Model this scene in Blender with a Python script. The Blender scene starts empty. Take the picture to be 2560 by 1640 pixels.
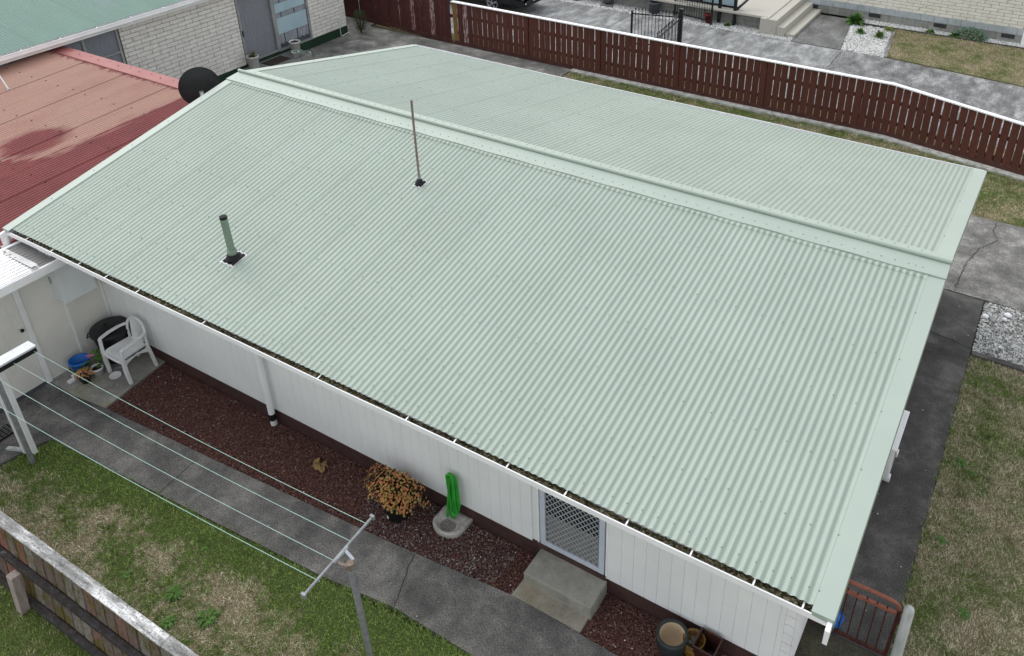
import bpy, math, random
import numpy as np
from mathutils import Vector, Matrix

random.seed(7); RNG = np.random.default_rng(7)
R = math.radians
S = bpy.context.scene
COL = S.collection

# ------------------------------------------------------------------ camera
cd = bpy.data.cameras.new('camera'); cam = bpy.data.objects.new('camera', cd); COL.objects.link(cam)
cam.location = (12.339, -9.243, 8.794)
cam.rotation_euler = (R(90 - 29.101), 0, R(30.326))
cd.sensor_width = 36; cd.lens = 29.806; cd.shift_x = -0.06057; cd.shift_y = -0.13912
cd.clip_start = .1; cd.clip_end = 600
S.camera = cam

# ------------------------------------------------------------------ sky, sun, exposure (bright overcast)
SUN_EL, SUN_AZ = 52, 285          # azimuth from +Y clockwise: the bright part of the cloud lies towards -X
w = bpy.data.worlds.new('World'); S.world = w; w.use_nodes = True
nt = w.node_tree; bg = nt.nodes['Background']
sky = nt.nodes.new('ShaderNodeTexSky'); sky.sky_type = 'NISHITA'; sky.sun_disc = False
sky.sun_elevation = R(SUN_EL); sky.sun_rotation = R(SUN_AZ); sky.dust_density = 1.5; sky.air_density = 2.0
hs = nt.nodes.new('ShaderNodeHueSaturation'); hs.inputs['Saturation'].default_value = .22
nt.links.new(sky.outputs[0], hs.inputs['Color']); nt.links.new(hs.outputs[0], bg.inputs[0])
bg.inputs[1].default_value = .15
sd = bpy.data.lights.new('sun', 'SUN'); sun = bpy.data.objects.new('sun', sd); COL.objects.link(sun)
sd.energy = .62; sd.angle = R(45); sd.color = (1, .975, .94)
a = R(SUN_AZ); el = R(SUN_EL)
sdir = Vector((math.sin(a) * math.cos(el), math.cos(a) * math.cos(el), math.sin(el)))
sun.rotation_euler = (-sdir).to_track_quat('-Z', 'Y').to_euler(); sun.location = sdir * 40
S.view_settings.view_transform = 'Standard'; S.view_settings.look = 'None'
S.view_settings.exposure = .70; S.view_settings.gamma = 1; S.view_settings.use_curve_mapping = False

# ------------------------------------------------------------------ materials
def lin(h, k=1.0):
    h = h.lstrip('#'); o = []
    for i in (0, 2, 4):
        c = int(h[i:i + 2], 16) / 255
        c = c / 12.92 if c <= .04045 else ((c + .055) / 1.055) ** 2.4
        o.append(min(.95, c * k))
    return (*o, 1)

class NT:
    def __init__(s, name):
        s.m = bpy.data.materials.new(name); s.m.use_nodes = True
        s.t = s.m.node_tree; s.b = s.t.nodes['Principled BSDF']
        s.pos = s.n('ShaderNodeNewGeometry').outputs['Position']
    def n(s, typ, **kw):
        x = s.t.nodes.new(typ)
        for k, v in kw.items(): setattr(x, k, v)
        return x
    def l(s, a, b): s.t.links.new(a, b)
    def noise(s, scale, detail=3, rough=.55, vec=None, dist=0):
        x = s.n('ShaderNodeTexNoise'); s.l(vec or s.pos, x.inputs['Vector'])
        x.inputs['Scale'].default_value = scale; x.inputs['Detail'].default_value = detail
        x.inputs['Roughness'].default_value = rough; x.inputs['Distortion'].default_value = dist
        return x.outputs['Fac']
    def scalev(s, v):
        x = s.n('ShaderNodeMapping'); s.l(s.pos, x.inputs['Vector']); x.inputs['Scale'].default_value = v
        return x.outputs[0]
    def ramp(s, fac, stops):
        x = s.n('ShaderNodeValToRGB'); e = x.color_ramp.elements
        while len(e) < len(stops): e.new(.5)
        for el_, (p, c) in zip(e, stops): el_.position = p; el_.color = c
        s.l(fac, x.inputs[0]); return x.outputs[0]
    def mix(s, fac, a, b, mode='MIX'):
        x = s.n('ShaderNodeMix', data_type='RGBA', blend_type=mode)
        for sock, v in ((x.inputs[0], fac), (x.inputs[6], a), (x.inputs[7], b)):
            if hasattr(v, 'links'): s.l(v, sock)
            else: sock.default_value = v
        return x.outputs[2]
    def math(s, op, a, b=0.0, clamp=False):
        x = s.n('ShaderNodeMath', operation=op); x.use_clamp = clamp
        for sock, v in ((x.inputs[0], a), (x.inputs[1], b)):
            if hasattr(v, 'links'): s.l(v, sock)
            else: sock.default_value = v
        return x.outputs[0]
    def xyz(s):
        x = s.n('ShaderNodeSeparateXYZ'); s.l(s.pos, x.inputs[0]); return x.outputs
    def out(s, col, rough=.7, metal=0, spec=.3):
        if hasattr(col, 'links'): s.l(col, s.b.inputs['Base Color'])
        else: s.b.inputs['Base Color'].default_value = col
        if hasattr(rough, 'links'): s.l(rough, s.b.inputs['Roughness'])
        else: s.b.inputs['Roughness'].default_value = rough
        s.b.inputs['Metallic'].default_value = metal
        s.b.inputs['Specular IOR Level'].default_value = spec
    def bump(s, fac, strength=.3, dist=.01):
        x = s.n('ShaderNodeBump'); s.l(fac, x.inputs['Height'])
        x.inputs['Strength'].default_value = strength; x.inputs['Distance'].default_value = dist
        s.l(x.outputs[0], s.b.inputs['Normal'])
    def rnd(s, col, amt=.1):
        o = s.n('ShaderNodeObjectInfo'); v = s.math('MULTIPLY_ADD', o.outputs['Random'], 2 * amt)
        v.node.inputs[2].default_value = 1 - amt
        h = s.n('ShaderNodeHueSaturation')
        if hasattr(col, 'links'): s.l(col, h.inputs['Color'])
        else: h.inputs['Color'].default_value = col
        s.l(v, h.inputs['Value']); return h.outputs[0]

M = {}
def plain(name, c1, c2=None, scale=5, rough=.6, metal=0, bump=0, bs=80, rnd=0, k=1, lo=.35, hi=.65, spec=.3, stretch=None, bd=.01):
    s = NT(name); c1 = lin(c1, k); c2 = lin(c2, k) if c2 else c1
    v = s.scalev(stretch) if stretch else s.pos
    col = s.ramp(s.noise(scale, 4, .6, v), [(lo, c1), (hi, c2)])
    if rnd: col = s.rnd(col, rnd)
    s.out(col, rough, metal, spec)
    if bump: s.bump(s.noise(bs, 3, .6, v), bump, bd)
    M[name] = s.m; return s.m

K = .86                                  # photo value -> albedo
plain('roof_mint', 'bfcfc2', 'b7c7ba', .8, .42, k=.585, rnd=.012, spec=.5)
plain('ridge_mint', 'c5d4c8', 'bfcec3', .9, .40, k=.62, spec=.5)
plain('screw', '8fa197', None, 5, .5, k=.8)
plain('white_paint', 'f8f8fa', 'ececef', 3, .4, k=.93)
plain('white_wall', 'f1f3f3', 'e8eaeb', 1.2, .55, k=.95, rnd=.012)
plain('warm_wall', 'e9e7e1', 'dddbd5', 1.5, .6, k=.95)
plain('brown_base', '43302f', '513b38', 6, .7, bump=.2, k=.9)
plain('alu_blue', 'cbd2de', 'bfc7d4', 4, .4, k=.95, metal=.05)
plain('alu_frame', 'a9abab', '989a9a', 6, .45, k=.9, metal=.2)
plain('galv', 'a8adb4', '8f949b', 14, .42, metal=.55, k=1.1)
plain('galv_dull', '9a9da0', '86888b', 14, .6, metal=.2, k=.9)
plain('rust', '7d6154', '8f8a84', 30, .8, k=.8)
plain('black_plastic', '1d1f21', '25282a', 6, .45, k=.9)
plain('rubber', '131415', '1c1d1f', 20, .65, k=1)
plain('dark', '141516', '1e2021', 5, .6)
plain('vent_green', '7e8f80', '768779', 6, .6, k=.95)
plain('alu_edge', 'dcdcde', 'b4b5b8', 20, .45, metal=.3)
plain('white_plastic', 'eeeeef', 'e2e2e2', 5, .42, k=.9)
plain('blue_plastic', '2a74c9', '1f66ba', 5, .4, k=.9)
plain('hose_green', '3aa83a', '2f9636', 9, .45, k=.9)
plain('line_cord', 'b4d0c8', 'a2c2b9', 30, .6, k=.8)
plain('soil', '4a3a2d', '2c221b', 40, .95, bump=.5, k=.9)
plain('straw_leaf', 'a98a5c', '7c6243', 20, .8, k=.9)
plain('iron_black', '1a1c1f', '22252a', 9, .45, k=.9)
plain('red_pot', '8c2321', '741c1c', 6, .4, k=.9)
plain('grey_bin', '53585f', '4a4f56', 6, .5, k=.9)
plain('car_paint', '0b0c0e', None, 5, .18, spec=.6)
plain('glass_dark', '20242a', '2e333a', 3, .08, spec=.6)
plain('headlight', 'c9ced2', 'aeb4ba', 9, .15, metal=.4)
plain('alloy', 'b9bcc0', 'a4a7ab', 9, .3, metal=.6, k=1.2)
plain('beige_pot', 'cbb79c', 'bfa98c', 6, .6, k=.95)
plain('charcoal_pot', '33393a', '2a2f30', 8, .55, k=.9)
plain('brown_glaze', '4a2a25', '2b1a18', 4, .15, k=.9, spec=.6)
plain('ochre_pot', '9a7434', '5b4120', 22, .5, k=.9)
plain('green_found', '25402f', '1e3528', 2, .6, k=.9)
plain('curtain', 'b9bdc8', '8f94a1', 9, .9, k=.9, stretch=(1, 14, .3))
plain('film_blue', 'b4ccd6', 'a8c2cd', 2, .35, k=.9)
plain('doormat', '4b4038', '2c2622', 60, .95, bump=.5, k=.9)
plain('post_timber', 'c4c6c5', '9b9e9d', 14, .85, bump=.4, bs=30, k=1, stretch=(1, 1, .12))
plain('gate_paint', 'a96a57', '93594a', 18, .65, bump=.2, k=.8)
plain('gate_rust', '5a3027', '3c211d', 24, .8, bump=.3, k=.9)
plain('gully', 'c3bdb9', 'a29c98', 12, .85, bump=.4, bs=90, k=.9)
plain('grate', 'a59d98', '8c8480', 16, .7, k=.9)
plain('crack', '3d3c3b', '2c2b2a', 20, .95)
plain('block_grey', '9c9d98', '8a8b86', 5, .9, bump=.3, bs=60, rnd=.08, k=.9)
plain('block_band', 'b9bfc2', 'a3abaf', 4, .85, bump=.25, bs=60, rnd=.05, k=.9)
plain('mortar_dark', '4d4b49', '3d3b3a', 20, .95)
plain('mortar_tan', '8d8a80', '7d7a72', 20, .95)
plain('vent_iron', '5e6164', '45484b', 30, .7, k=.9)
plain('flower_pink', 'c77aa4', None, 5, .7)
plain('leaf_green', '58803a', '3f6429', 14, .6, k=.9)
plain('weed_green', '638a3e', '4c7030', 14, .7, k=.75)
plain('sage_green', '8ea694', '74907d', 20, .8, k=.9)
plain('conifer', '5c6444', '3d4530', 18, .85, k=.85)
plain('grass_reed', '7b7a45', '55602f', 14, .8, k=.9)
plain('pebble_conc', 'c6c2b8', 'b0aca2', 60, .9, bump=.4, bs=160, k=.92)
plain('slab_grey', '8e8f8d', '777876', 12, .9, k=.9)
plain('offwhite_edge', 'cfcfc9', '9b9b94', 7, .9, bump=.3, k=.92)

plain('galv_white', 'e6e8ec', 'cfd2d8', 8, .4, k=.9)
plain('cabinet_white', 'e2e6ea', 'd8dce1', 3, .45, k=.95)
plain('grille_paint', 'b6babf', 'a6aab0', 8, .5, k=.85)
plain('mast_brown', '9a8c84', '85766e', 25, .7, metal=.15, k=.85)
plain('curtain_white', 'dfe3ea', 'bcc2cd', 6, .9, k=.9)
plain('stone_box', 'dcdcd8', 'd2d2ce', 6, .6, k=.9)

def brick_mat(name, a_, b_, c_):
    s = NT(name)
    col = s.ramp(s.noise(7, 5, .7), [(.3, lin(c_, .9)), (.45, lin(a_, .9)), (.7, lin(b_, .9))])
    col = s.rnd(col, .05)
    s.out(col, .88, 0, .2); s.bump(s.noise(70, 4, .65), .45, .006); M[name] = s.m
brick_mat('stone_white', 'e6e2dd', 'efece7', 'd6d2cc')
brick_mat('stone_cream', 'e9e5da', 'f1eee4', 'd9d4c8')

def concrete(name, base, light, dark, sc=.9, fine=70, streak=None, moss=None, kc=1.0, ov=.45):
    s = NT(name)
    v = s.scalev(streak) if streak else s.pos
    big = s.noise(sc * 1.6, 8, .72, v, .15)
    col = s.ramp(big, [(.30, lin(dark, kc)), (.5, lin(base, kc)), (.70, lin(light, kc))])
    f = s.noise(fine, 3, .7)
    col = s.mix(ov, col, s.ramp(f, [(.36, (.18, .18, .18, 1)), (.62, (.82, .82, .82, 1))]), 'OVERLAY')
    sp = s.noise(190, 1, .5); col = s.mix(s.ramp(sp, [(.70, (0, 0, 0, 1)), (.78, (1, 1, 1, 1))]), col, lin(light, 1.0))
    if moss:
        mk = s.ramp(s.noise(1.1, 5, .65), [(.53, (0, 0, 0, 1)), (.66, (1, 1, 1, 1))])
        col = s.mix(s.math('MULTIPLY', mk, .6), col, lin(moss, .9))
    s.out(col, .92, 0, .2); s.bump(f, .5, .006); M[name] = s.m
concrete('conc_path', '676563', '8c8984', '464544', 1.0, 60, ov=.72, kc=.9)
concrete('conc_pad', '92908a', 'aaa8a1', '73716d', 1.4, 40, moss='857b44', kc=.95, ov=.25)
concrete('conc_side', '504e4d', '716e6b', '3a3938', .9, 60, kc=.95, ov=.55)
concrete('conc_landing', '4c4a40', '5f5a46', '3a3934', 1.5, 50)
concrete('conc_rear', '7b7976', 'b0aeaa', '525150', 1.1, 50, kc=.85, ov=.6)
concrete('conc_yard', '6f6e6a', 'a3a19c', '4c4c4a', .7, 45, ov=.6)
concrete('conc_drive', '888989', 'b8b9b8', '5c5d5e', 1.5, 30, streak=(1, .45, 1), kc=.88, ov=.6)
concrete('conc_drive_dark', '7c7c7c', 'b0b0af', '535352', 1.6, 30, streak=(1, .5, 1), kc=.85, ov=.6)
concrete('conc_slab', '6b6b69', '888886', '555553', 1.6, 34, streak=(1, .5, 1))
concrete('conc_step', '9b9990', 'aeaca4', '807e75', 2.0, 60, moss='8c8468', kc=.85, ov=.15)
concrete('conc_apron', '948e82', 'a8a297', '7c766b', 2.0, 50, moss='84785c', kc=.85, ov=.18)

# lawns: green and straw patches that belong to the turf
def lawn(name, bias, gx=0, gy=0, off=0, g1='566b30', g2='71824a', d1='b0a484', d2='d0c3a8', sc=1.0):
    s = NT(name); x = s.xyz()
    n1 = s.noise(1.2 * sc, 6, .72); n2 = s.noise(11, 4, .75)
    f = s.math('ADD', s.math('MULTIPLY', n1, 1.05), s.math('MULTIPLY', n2, .6))
    f = s.math('ADD', f, bias)
    if gx: f = s.math('ADD', f, s.math('MULTIPLY', x[0], gx))
    if gy: f = s.math('ADD', f, s.math('MULTIPLY', x[1], gy))
    fine = s.n('ShaderNodeAttribute', attribute_name='tint').outputs['Fac']
    g = s.ramp(fine, [(.0, lin('4c5530', 1.0)), (.3, lin(g1, 1.5)), (1, lin(g2, 1.75))])
    d = s.ramp(fine, [(.0, lin('766d58', 1.0)), (.3, lin(d1, 1.25)), (1, lin(d2, 1.35))])
    col = s.mix(s.ramp(f, [(.36, (0, 0, 0, 1)), (.60, (1, 1, 1, 1))]), g, d)
    dk = s.ramp(s.noise(2.3, 4, .7), [(.30, (.62, .62, .55, 1)), (.46, (1, 1, 1, 1))])
    col = s.mix(1.0, col, dk, 'MULTIPLY')
    s.out(col, .95, 0, .1); s.bump(s.noise(60, 3, .7), .6, .02); M[name] = s.m
lawn('turf_back', -.40, gx=.035, gy=-.16 * 0, off=0)
lawn('turf_green', -.52)
lawn('turf_dry', -.31, d1='a39a82', d2='cec4ae')
lawn('turf_strip', -.36)
lawn('turf_front', -.30, d1='a89b7d', d2='c8ba9c')
# back lawn: greener along the path
s = NT('turf_back2'); x = s.xyz()
n1 = s.noise(1.3, 6, .72); n2 = s.noise(11, 4, .75)
f = s.math('ADD', s.math('MULTIPLY', n1, 1.15), s.math('MULTIPLY', n2, .55))
edge = s.math('MULTIPLY', s.math('ADD', x[1], 5.75), -.55)
f = s.math('ADD', f, s.math('MINIMUM', s.math('MAXIMUM', edge, -.33), .06))
f = s.math('ADD', f, s.math('MULTIPLY', x[0], .012)); f = s.math('SUBTRACT', f, .505)
fine = s.n('ShaderNodeAttribute', attribute_name='tint').outputs['Fac']
g = s.ramp(fine, [(0, lin('4a5530', 1.0)), (.3, lin('566a33', 1.5)), (1, lin('80944e', 1.75))])
d = s.ramp(fine, [(0, lin('7a6f5a', 1.0)), (.3, lin('ad9f80', 1.3)), (1, lin('d2c6ae', 1.8))])
col = s.mix(s.ramp(f, [(.38, (0, 0, 0, 1)), (.57, (1, 1, 1, 1))]), g, d)
s.out(col, .95, 0, .1); s.bump(s.noise(60, 3, .7), .6, .02); M['turf_back'] = s.m

def stones(name, stops, sc=55, r=.9):
    s = NT(name); v = s.n('ShaderNodeTexVoronoi'); s.l(s.pos, v.inputs['Vector']); v.inputs['Scale'].default_value = sc
    c = s.n('ShaderNodeSeparateXYZ'); s.l(v.outputs['Color'], c.inputs[0])
    col = s.ramp(c.outputs[0], [(p, lin(h, .9)) for p, h in stops])
    s.out(col, r, 0, .2); s.bump(s.noise(160, 2), .4, .004); M[name] = s.m
stones('scoria', [(0, '4a3331'), (.35, '61423f'), (.7, '725049'), (.94, '825e4e'), (1, '9a8f8b')])
stones('scoria_grey', [(0, '463a39'), (.4, '604f4e'), (.75, '796d6d'), (1, 'aca6a4')])
stones('white_chip', [(0, '8f8f8d'), (.3, 'c6c6c4'), (.7, 'e2e2e0'), (1, 'f4f4f2')], 30)
stones('white_chip_dirty', [(0, '5e5e5c'), (.3, 'a8a8a5'), (.7, 'd6d6d3'), (1, 'eeeeec')], 30)
stones('gutter_moss', [(0, '2e2b1d'), (.4, '4d4830'), (.7, '6b634a'), (1, '8d8774')], 45)

# stained fence timber
s = NT('stain_brown'); v = s.scalev((9, 9, .8))
col = s.ramp(s.noise(6, 4, .6, v), [(.3, lin('55312a', .82)), (.7, lin('663c32', .82))])
wear = s.ramp(s.noise(9, 6, .8, s.scalev((3, 3, 1.2))), [(.735, (0, 0, 0, 1)), (.76, (1, 1, 1, 1))])
col = s.mix(s.math('MULTIPLY', wear, .6), col, lin('b9a79e', .9)); col = s.rnd(col, .09)
s.out(col, .75, 0, .25); s.bump(s.noise(25, 3, .6, v), .25, .004); M['stain_brown'] = s.m
s = NT('stain_worn'); v = s.scalev((9, 9, .8))
col = s.ramp(s.noise(6, 4, .6, v), [(.3, lin('482a28', .85)), (.7, lin('613735', .85))])
wear = s.ramp(s.noise(5, 6, .8, s.scalev((4, 4, .8))), [(.56, (0, 0, 0, 1)), (.70, (1, 1, 1, 1))])
col = s.mix(s.math('MULTIPLY', wear, .5), col, lin('8d7f7c', .9)); col = s.rnd(col, .14)
s.out(col, .8, 0, .2); s.bump(s.noise(25, 3, .6, v), .3, .004); M['stain_worn'] = s.m
plain('paling_bare', '8a6a3e', '6d4f2f', 8, .85, bump=.3, stretch=(6, 6, .6))
plain('paling_peeled', 'a89a97', '6a3a38', 7, .85, bump=.3, stretch=(5, 5, 1), lo=.42, hi=.52)
plain('fence_board', '5a3a34', '4a2d29', 4, .75, bump=.25, k=.85)

# old mossy fence
s = NT('old_cap'); 
col = s.ramp(s.noise(3.2, 6, .75, s.scalev((.5, 2.5, 1))), [(.30, lin('6b6a69', .9)), (.46, lin('9b9a99', .9)), (.60, lin('e3e3e3', .95))])
col = s.mix(s.ramp(s.noise(45, 4, .8), [(.52, (0, 0, 0, 1)), (.62, (.75, .75, .75, 1))]), col, lin('4c4a49', .9))
s.out(col, .95, 0, .1); s.bump(s.noise(60, 4, .7), .6, .008); M['old_cap'] = s.m
s = NT('old_rail')
col = s.ramp(s.noise(14, 5, .8), [(.35, lin('33302f', .9)), (.6, lin('4d4948', .9)), (.75, lin('a3a09c', .9))])
s.out(col, .95, 0, .1); s.bump(s.noise(50, 4, .7), .7, .01); M['old_rail'] = s.m
s = NT('old_paling')
o = s.n('ShaderNodeObjectInfo').outputs['Random']
base = s.ramp(o, [(0, lin('7a746e', .85)), (.3, lin('96908a', .85)), (.55, lin('6a5047', .85)), (.8, lin('766a60', .85)), (1, lin('98594c', .9))])
v = s.scalev((10, 10, .9)); g = s.noise(5, 5, .7, v)
col = s.mix(s.ramp(g, [(.40, (0, 0, 0, 1)), (.62, (.5, .5, .5, 1))]), base, lin('8f8a83', .75))
yl = s.ramp(s.math('ADD', s.noise(2.6, 4, .7, s.scalev((1.6, 1.6, 1.2))), 0), [(.50, (0, 0, 0, 1)), (.62, (.85, .85, .85, 1))])
col = s.mix(yl, col, lin('6f6630', .75))
bl = s.ramp(s.noise(8, 5, .8, v), [(.48, (0, 0, 0, 1)), (.64, (.85, .85, .85, 1))]); col = s.mix(bl, col, lin('36312e', .8))
s.out(col, .95, 0, .1); s.bump(s.noise(30, 4, .7, v), .5, .006); M['old_paling'] = s.m
plain('old_post', '8d807c', 'a59a94', 9, .95, bump=.5, bs=40, stretch=(3, 3, .5))

# faded red roof, with patches where the old red still shows
s = NT('red_roof'); x = s.xyz()
pink = s.ramp(s.noise(1.5, 4, .6, s.scalev((1, .35, 1))), [(.3, lin('bb8e80', .70)), (.55, lin('c99e8e', .70)), (.75, lin('bf9c8a', .70))])
seam = s.math('PINGPONG', s.math('ADD', x[0], 20), .391)
# edge A: full red for x > edge, ragged along the sheets
ed = s.math('ADD', x[0], s.math('MULTIPLY', s.math('SUBTRACT', s.noise(3.2, 4, .6, s.scalev((3.2, .35, 1))), .5), .9))
ed = s.math('ADD', ed, s.math('MULTIPLY', s.math('MINIMUM', s.math('ADD', x[1], 2.6), 0), -1.1))
A_ = s.ramp(s.math('MULTIPLY', s.math('ADD', ed, 2.35), 1.0), [(.33, (0, 0, 0, 1)), (.52, (1, 1, 1, 1))])
dx = s.math('MULTIPLY', s.math('ADD', x[0], 2.72), 1.7); dy = s.math('MULTIPLY', s.math('ADD', x[1], 2.45), 1.35)
rr = s.math('SQRT', s.math('ADD', s.math('MULTIPLY', dx, dx), s.math('MULTIPLY', dy, dy)))
rr = s.math('ADD', rr, s.math('MULTIPLY', s.math('SUBTRACT', s.noise(4, 4, .6, s.scalev((3.0, .35, 1))), .5), .9))
B_ = s.ramp(rr, [(.62, (1, 1, 1, 1)), (1.0, (0, 0, 0, 1))])
mk = s.math('MAXIMUM', A_, B_); mk = s.math('MAXIMUM', mk, s.ramp(x[0], [(0, (0, 0, 0, 1)), (1, (0, 0, 0, 1))]))
far = s.ramp(s.math('ADD', s.math('MULTIPLY', x[0], -1), s.math('MULTIPLY', s.noise(5, 3, .6), .3)), [(.0, (0, 0, 0, 1)), (1, (0, 0, 0, 1))])
top = s.ramp(s.math('ADD', x[1], s.math('MULTIPLY', s.noise(12, 4, .7, s.scalev((1, .2, 1))), .55)), [(.46, (0, 0, 0, 1)), (.52, (.85, .85, .85, 1))])
mk = s.math('MAXIMUM', mk, top)
red = s.ramp(s.noise(2, 4, .6), [(.35, lin('8a4344', .7)), (.65, lin('984c4b', .7))])
col = s.mix(mk, pink, red)
st = s.ramp(seam, [(.0, (1, 1, 1, 1)), (.014, (1, 1, 1, 1)), (.022, (0, 0, 0, 1))]); 
s.out(col, .6, 0, .3); M['red_roof'] = s.m
plain('red_cap', 'b0706c', 'a56763', 2, .55, k=.8)
s = NT('green_roof')
col = s.ramp(s.noise(.8, 5, .65, s.scalev((.35, 1.6, 1))), [(.35, lin('78a092', .6)), (.55, lin('71998b', .6)), (.72, lin('839b9c', .6))])
s.out(col, .5, 0, .3); M['green_roof'] = s.m
s = NT('clear_sheet'); 
col = s.ramp(s.noise(3, 5, .7, s.scalev((1, 3, 1))), [(.3, lin('c9c9c9', .9)), (.7, lin('ececec', .95))])
s.out(col, .35, 0, .4); s.b.inputs['Transmission Weight'].default_value = .35; M['clear_sheet'] = s.m
plain('smoke_sheet', '7d7c7a', '8e8d8a', 3, .4, k=.8)
s = NT('succulent'); vv = s.n('ShaderNodeTexVoronoi'); s.l(s.pos, vv.inputs['Vector']); vv.inputs['Scale'].default_value = 38
c = s.n('ShaderNodeSeparateXYZ'); s.l(vv.outputs['Color'], c.inputs[0])
col = s.ramp(c.outputs[0], [(0, lin('7f9148', 1.0)), (.28, lin('b79a58', 1.1)), (.55, lin('cc8e5e', 1.1)), (.85, lin('c56c50', 1.05)), (1, lin('8f9a50', 1.1))])
s.out(col, .5, 0, .35); M['succulent'] = s.m
s = NT('door_glass'); 
col = s.ramp(s.noise(1.6, 2, .4, s.scalev((1, 1, .8))), [(.45, lin('2a2d32')), (.6, lin('3c4046'))])
s.out(col, .12, 0, .5); M['door_glass'] = s.m

s = NT('window_glass')
s.out(lin('8a9299', .9), .05, 0, .6); s.b.inputs['Alpha'].default_value = .22; M['window_glass'] = s.m

# ------------------------------------------------------------------ mesh helpers
class MB:
    def __init__(s): s.v = []; s.f = []; s.sm = []
    def add(s, v, f, smooth=False):
        o = len(s.v); s.v += [tuple(p) for p in v]; s.f += [tuple(i + o for i in q) for q in f]; s.sm += [smooth] * len(f); return s
    def box(s, x0, x1, y0, y1, z0, z1, mat=None, bev=0):
        v = [Vector(p) for p in ((x0, y0, z0), (x1, y0, z0), (x1, y1, z0), (x0, y1, z0), (x0, y0, z1), (x1, y0, z1), (x1, y1, z1), (x0, y1, z1))]
        if mat: v = [mat @ p for p in v]
        return s.add(v, [(0, 3, 2, 1), (4, 5, 6, 7), (0, 1, 5, 4), (1, 2, 6, 5), (2, 3, 7, 6), (3, 0, 4, 7)])
    def beam(s, a, b, wx, wz, up=(0, 0, 1)):
        a = Vector(a); b = Vector(b); d = (b - a); L = d.length; d.normalize(); u = Vector(up)
        if abs(d.dot(u)) > .99: u = Vector((0, 1, 0))
        r = d.cross(u).normalized(); u = r.cross(d)
        m = Matrix((r, u, d)).transposed().to_4x4(); m.translation = a
        return s.box(-wx / 2, wx / 2, -wz / 2, wz / 2, 0, L, m)
    def tube(s, pts, r, n=8, caps=True, close=False):
        pts = [Vector(p) for p in pts]; N = len(pts); rs = r if hasattr(r, '__len__') else [r] * N
        rings = []; u = None
        for i in range(N):
            if close: d = pts[(i + 1) % N] - pts[i - 1]
            else: d = pts[min(i + 1, N - 1)] - pts[max(i - 1, 0)]
            d.normalize()
            if u is None:
                u = d.orthogonal().normalized()
            u = (u - d * u.dot(d))
            if u.length < 1e-6: u = d.orthogonal()
            u.normalize(); q = d.cross(u)
            rings.append([pts[i] + (u * math.cos(t) + q * math.sin(t)) * rs[i] for t in (2 * math.pi * k / n for k in range(n))])
        v = [p for rg in rings for p in rg]; f = []
        for i in range(N if close else N - 1):
            j = (i + 1) % N
            for k in range(n): f.append((i * n + k, i * n + (k + 1) % n, j * n + (k + 1) % n, j * n + k))
        s.add(v, f, True)
        if caps and not close:
            s.add(rings[0], [tuple(reversed(range(n)))]); s.add(rings[-1], [tuple(range(n))])
        return s
    def lathe(s, c, prof, n=24, axis=None):
        m = Matrix.Translation(Vector(c))
        if axis is not None: m = m @ Vector(axis).to_track_quat('Z', 'Y').to_matrix().to_4x4()
        v = []; f = []
        for r, z in prof:
            for k in range(n):
                t = 2 * math.pi * k / n; v.append(m @ Vector((r * math.cos(t), r * math.sin(t), z)))
        for i in range(len(prof) - 1):
            for k in range(n): f.append((i * n + k, i * n + (k + 1) % n, (i + 1) * n + (k + 1) % n, (i + 1) * n + k))
        return s.add(v, f, True)
    def disc(s, c, r, n=24, axis=(0, 0, 1)):
        m = Matrix.Translation(Vector(c)) @ Vector(axis).to_track_quat('Z', 'Y').to_matrix().to_4x4()
        return s.add([m @ Vector((r * math.cos(2 * math.pi * k / n), r * math.sin(2 * math.pi * k / n), 0)) for k in range(n)], [tuple(range(n))])
    def grid(s, fn, nu, nv, smooth=True):
        v = [fn(i / nu, j / nv) for j in range(nv + 1) for i in range(nu + 1)]; W = nu + 1
        return s.add(v, [(j * W + i, j * W + i + 1, (j + 1) * W + i + 1, (j + 1) * W + i) for j in range(nv) for i in range(nu)], smooth)
    def prism(s, poly, z0, z1):
        n = len(poly)
        v = [(x, y, z0) for x, y in poly] + [(x, y, z1) for x, y in poly]
        f = [tuple(range(n, 2 * n)), tuple(reversed(range(n)))] + [(i, (i + 1) % n, n + (i + 1) % n, n + i) for i in range(n)]
        return s.add(v, f)
    def data(s, name, mat, bevel=0):
        me = bpy.data.meshes.new(name); me.from_pydata(s.v, [], s.f)
        me.polygons.foreach_set('use_smooth', s.sm); me.materials.append(M[mat]); me.update(); return me
    def obj(s, name, mat, parent=None, bevel=0):
        return link(name, s.data(name, mat), parent, bevel)

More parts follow.
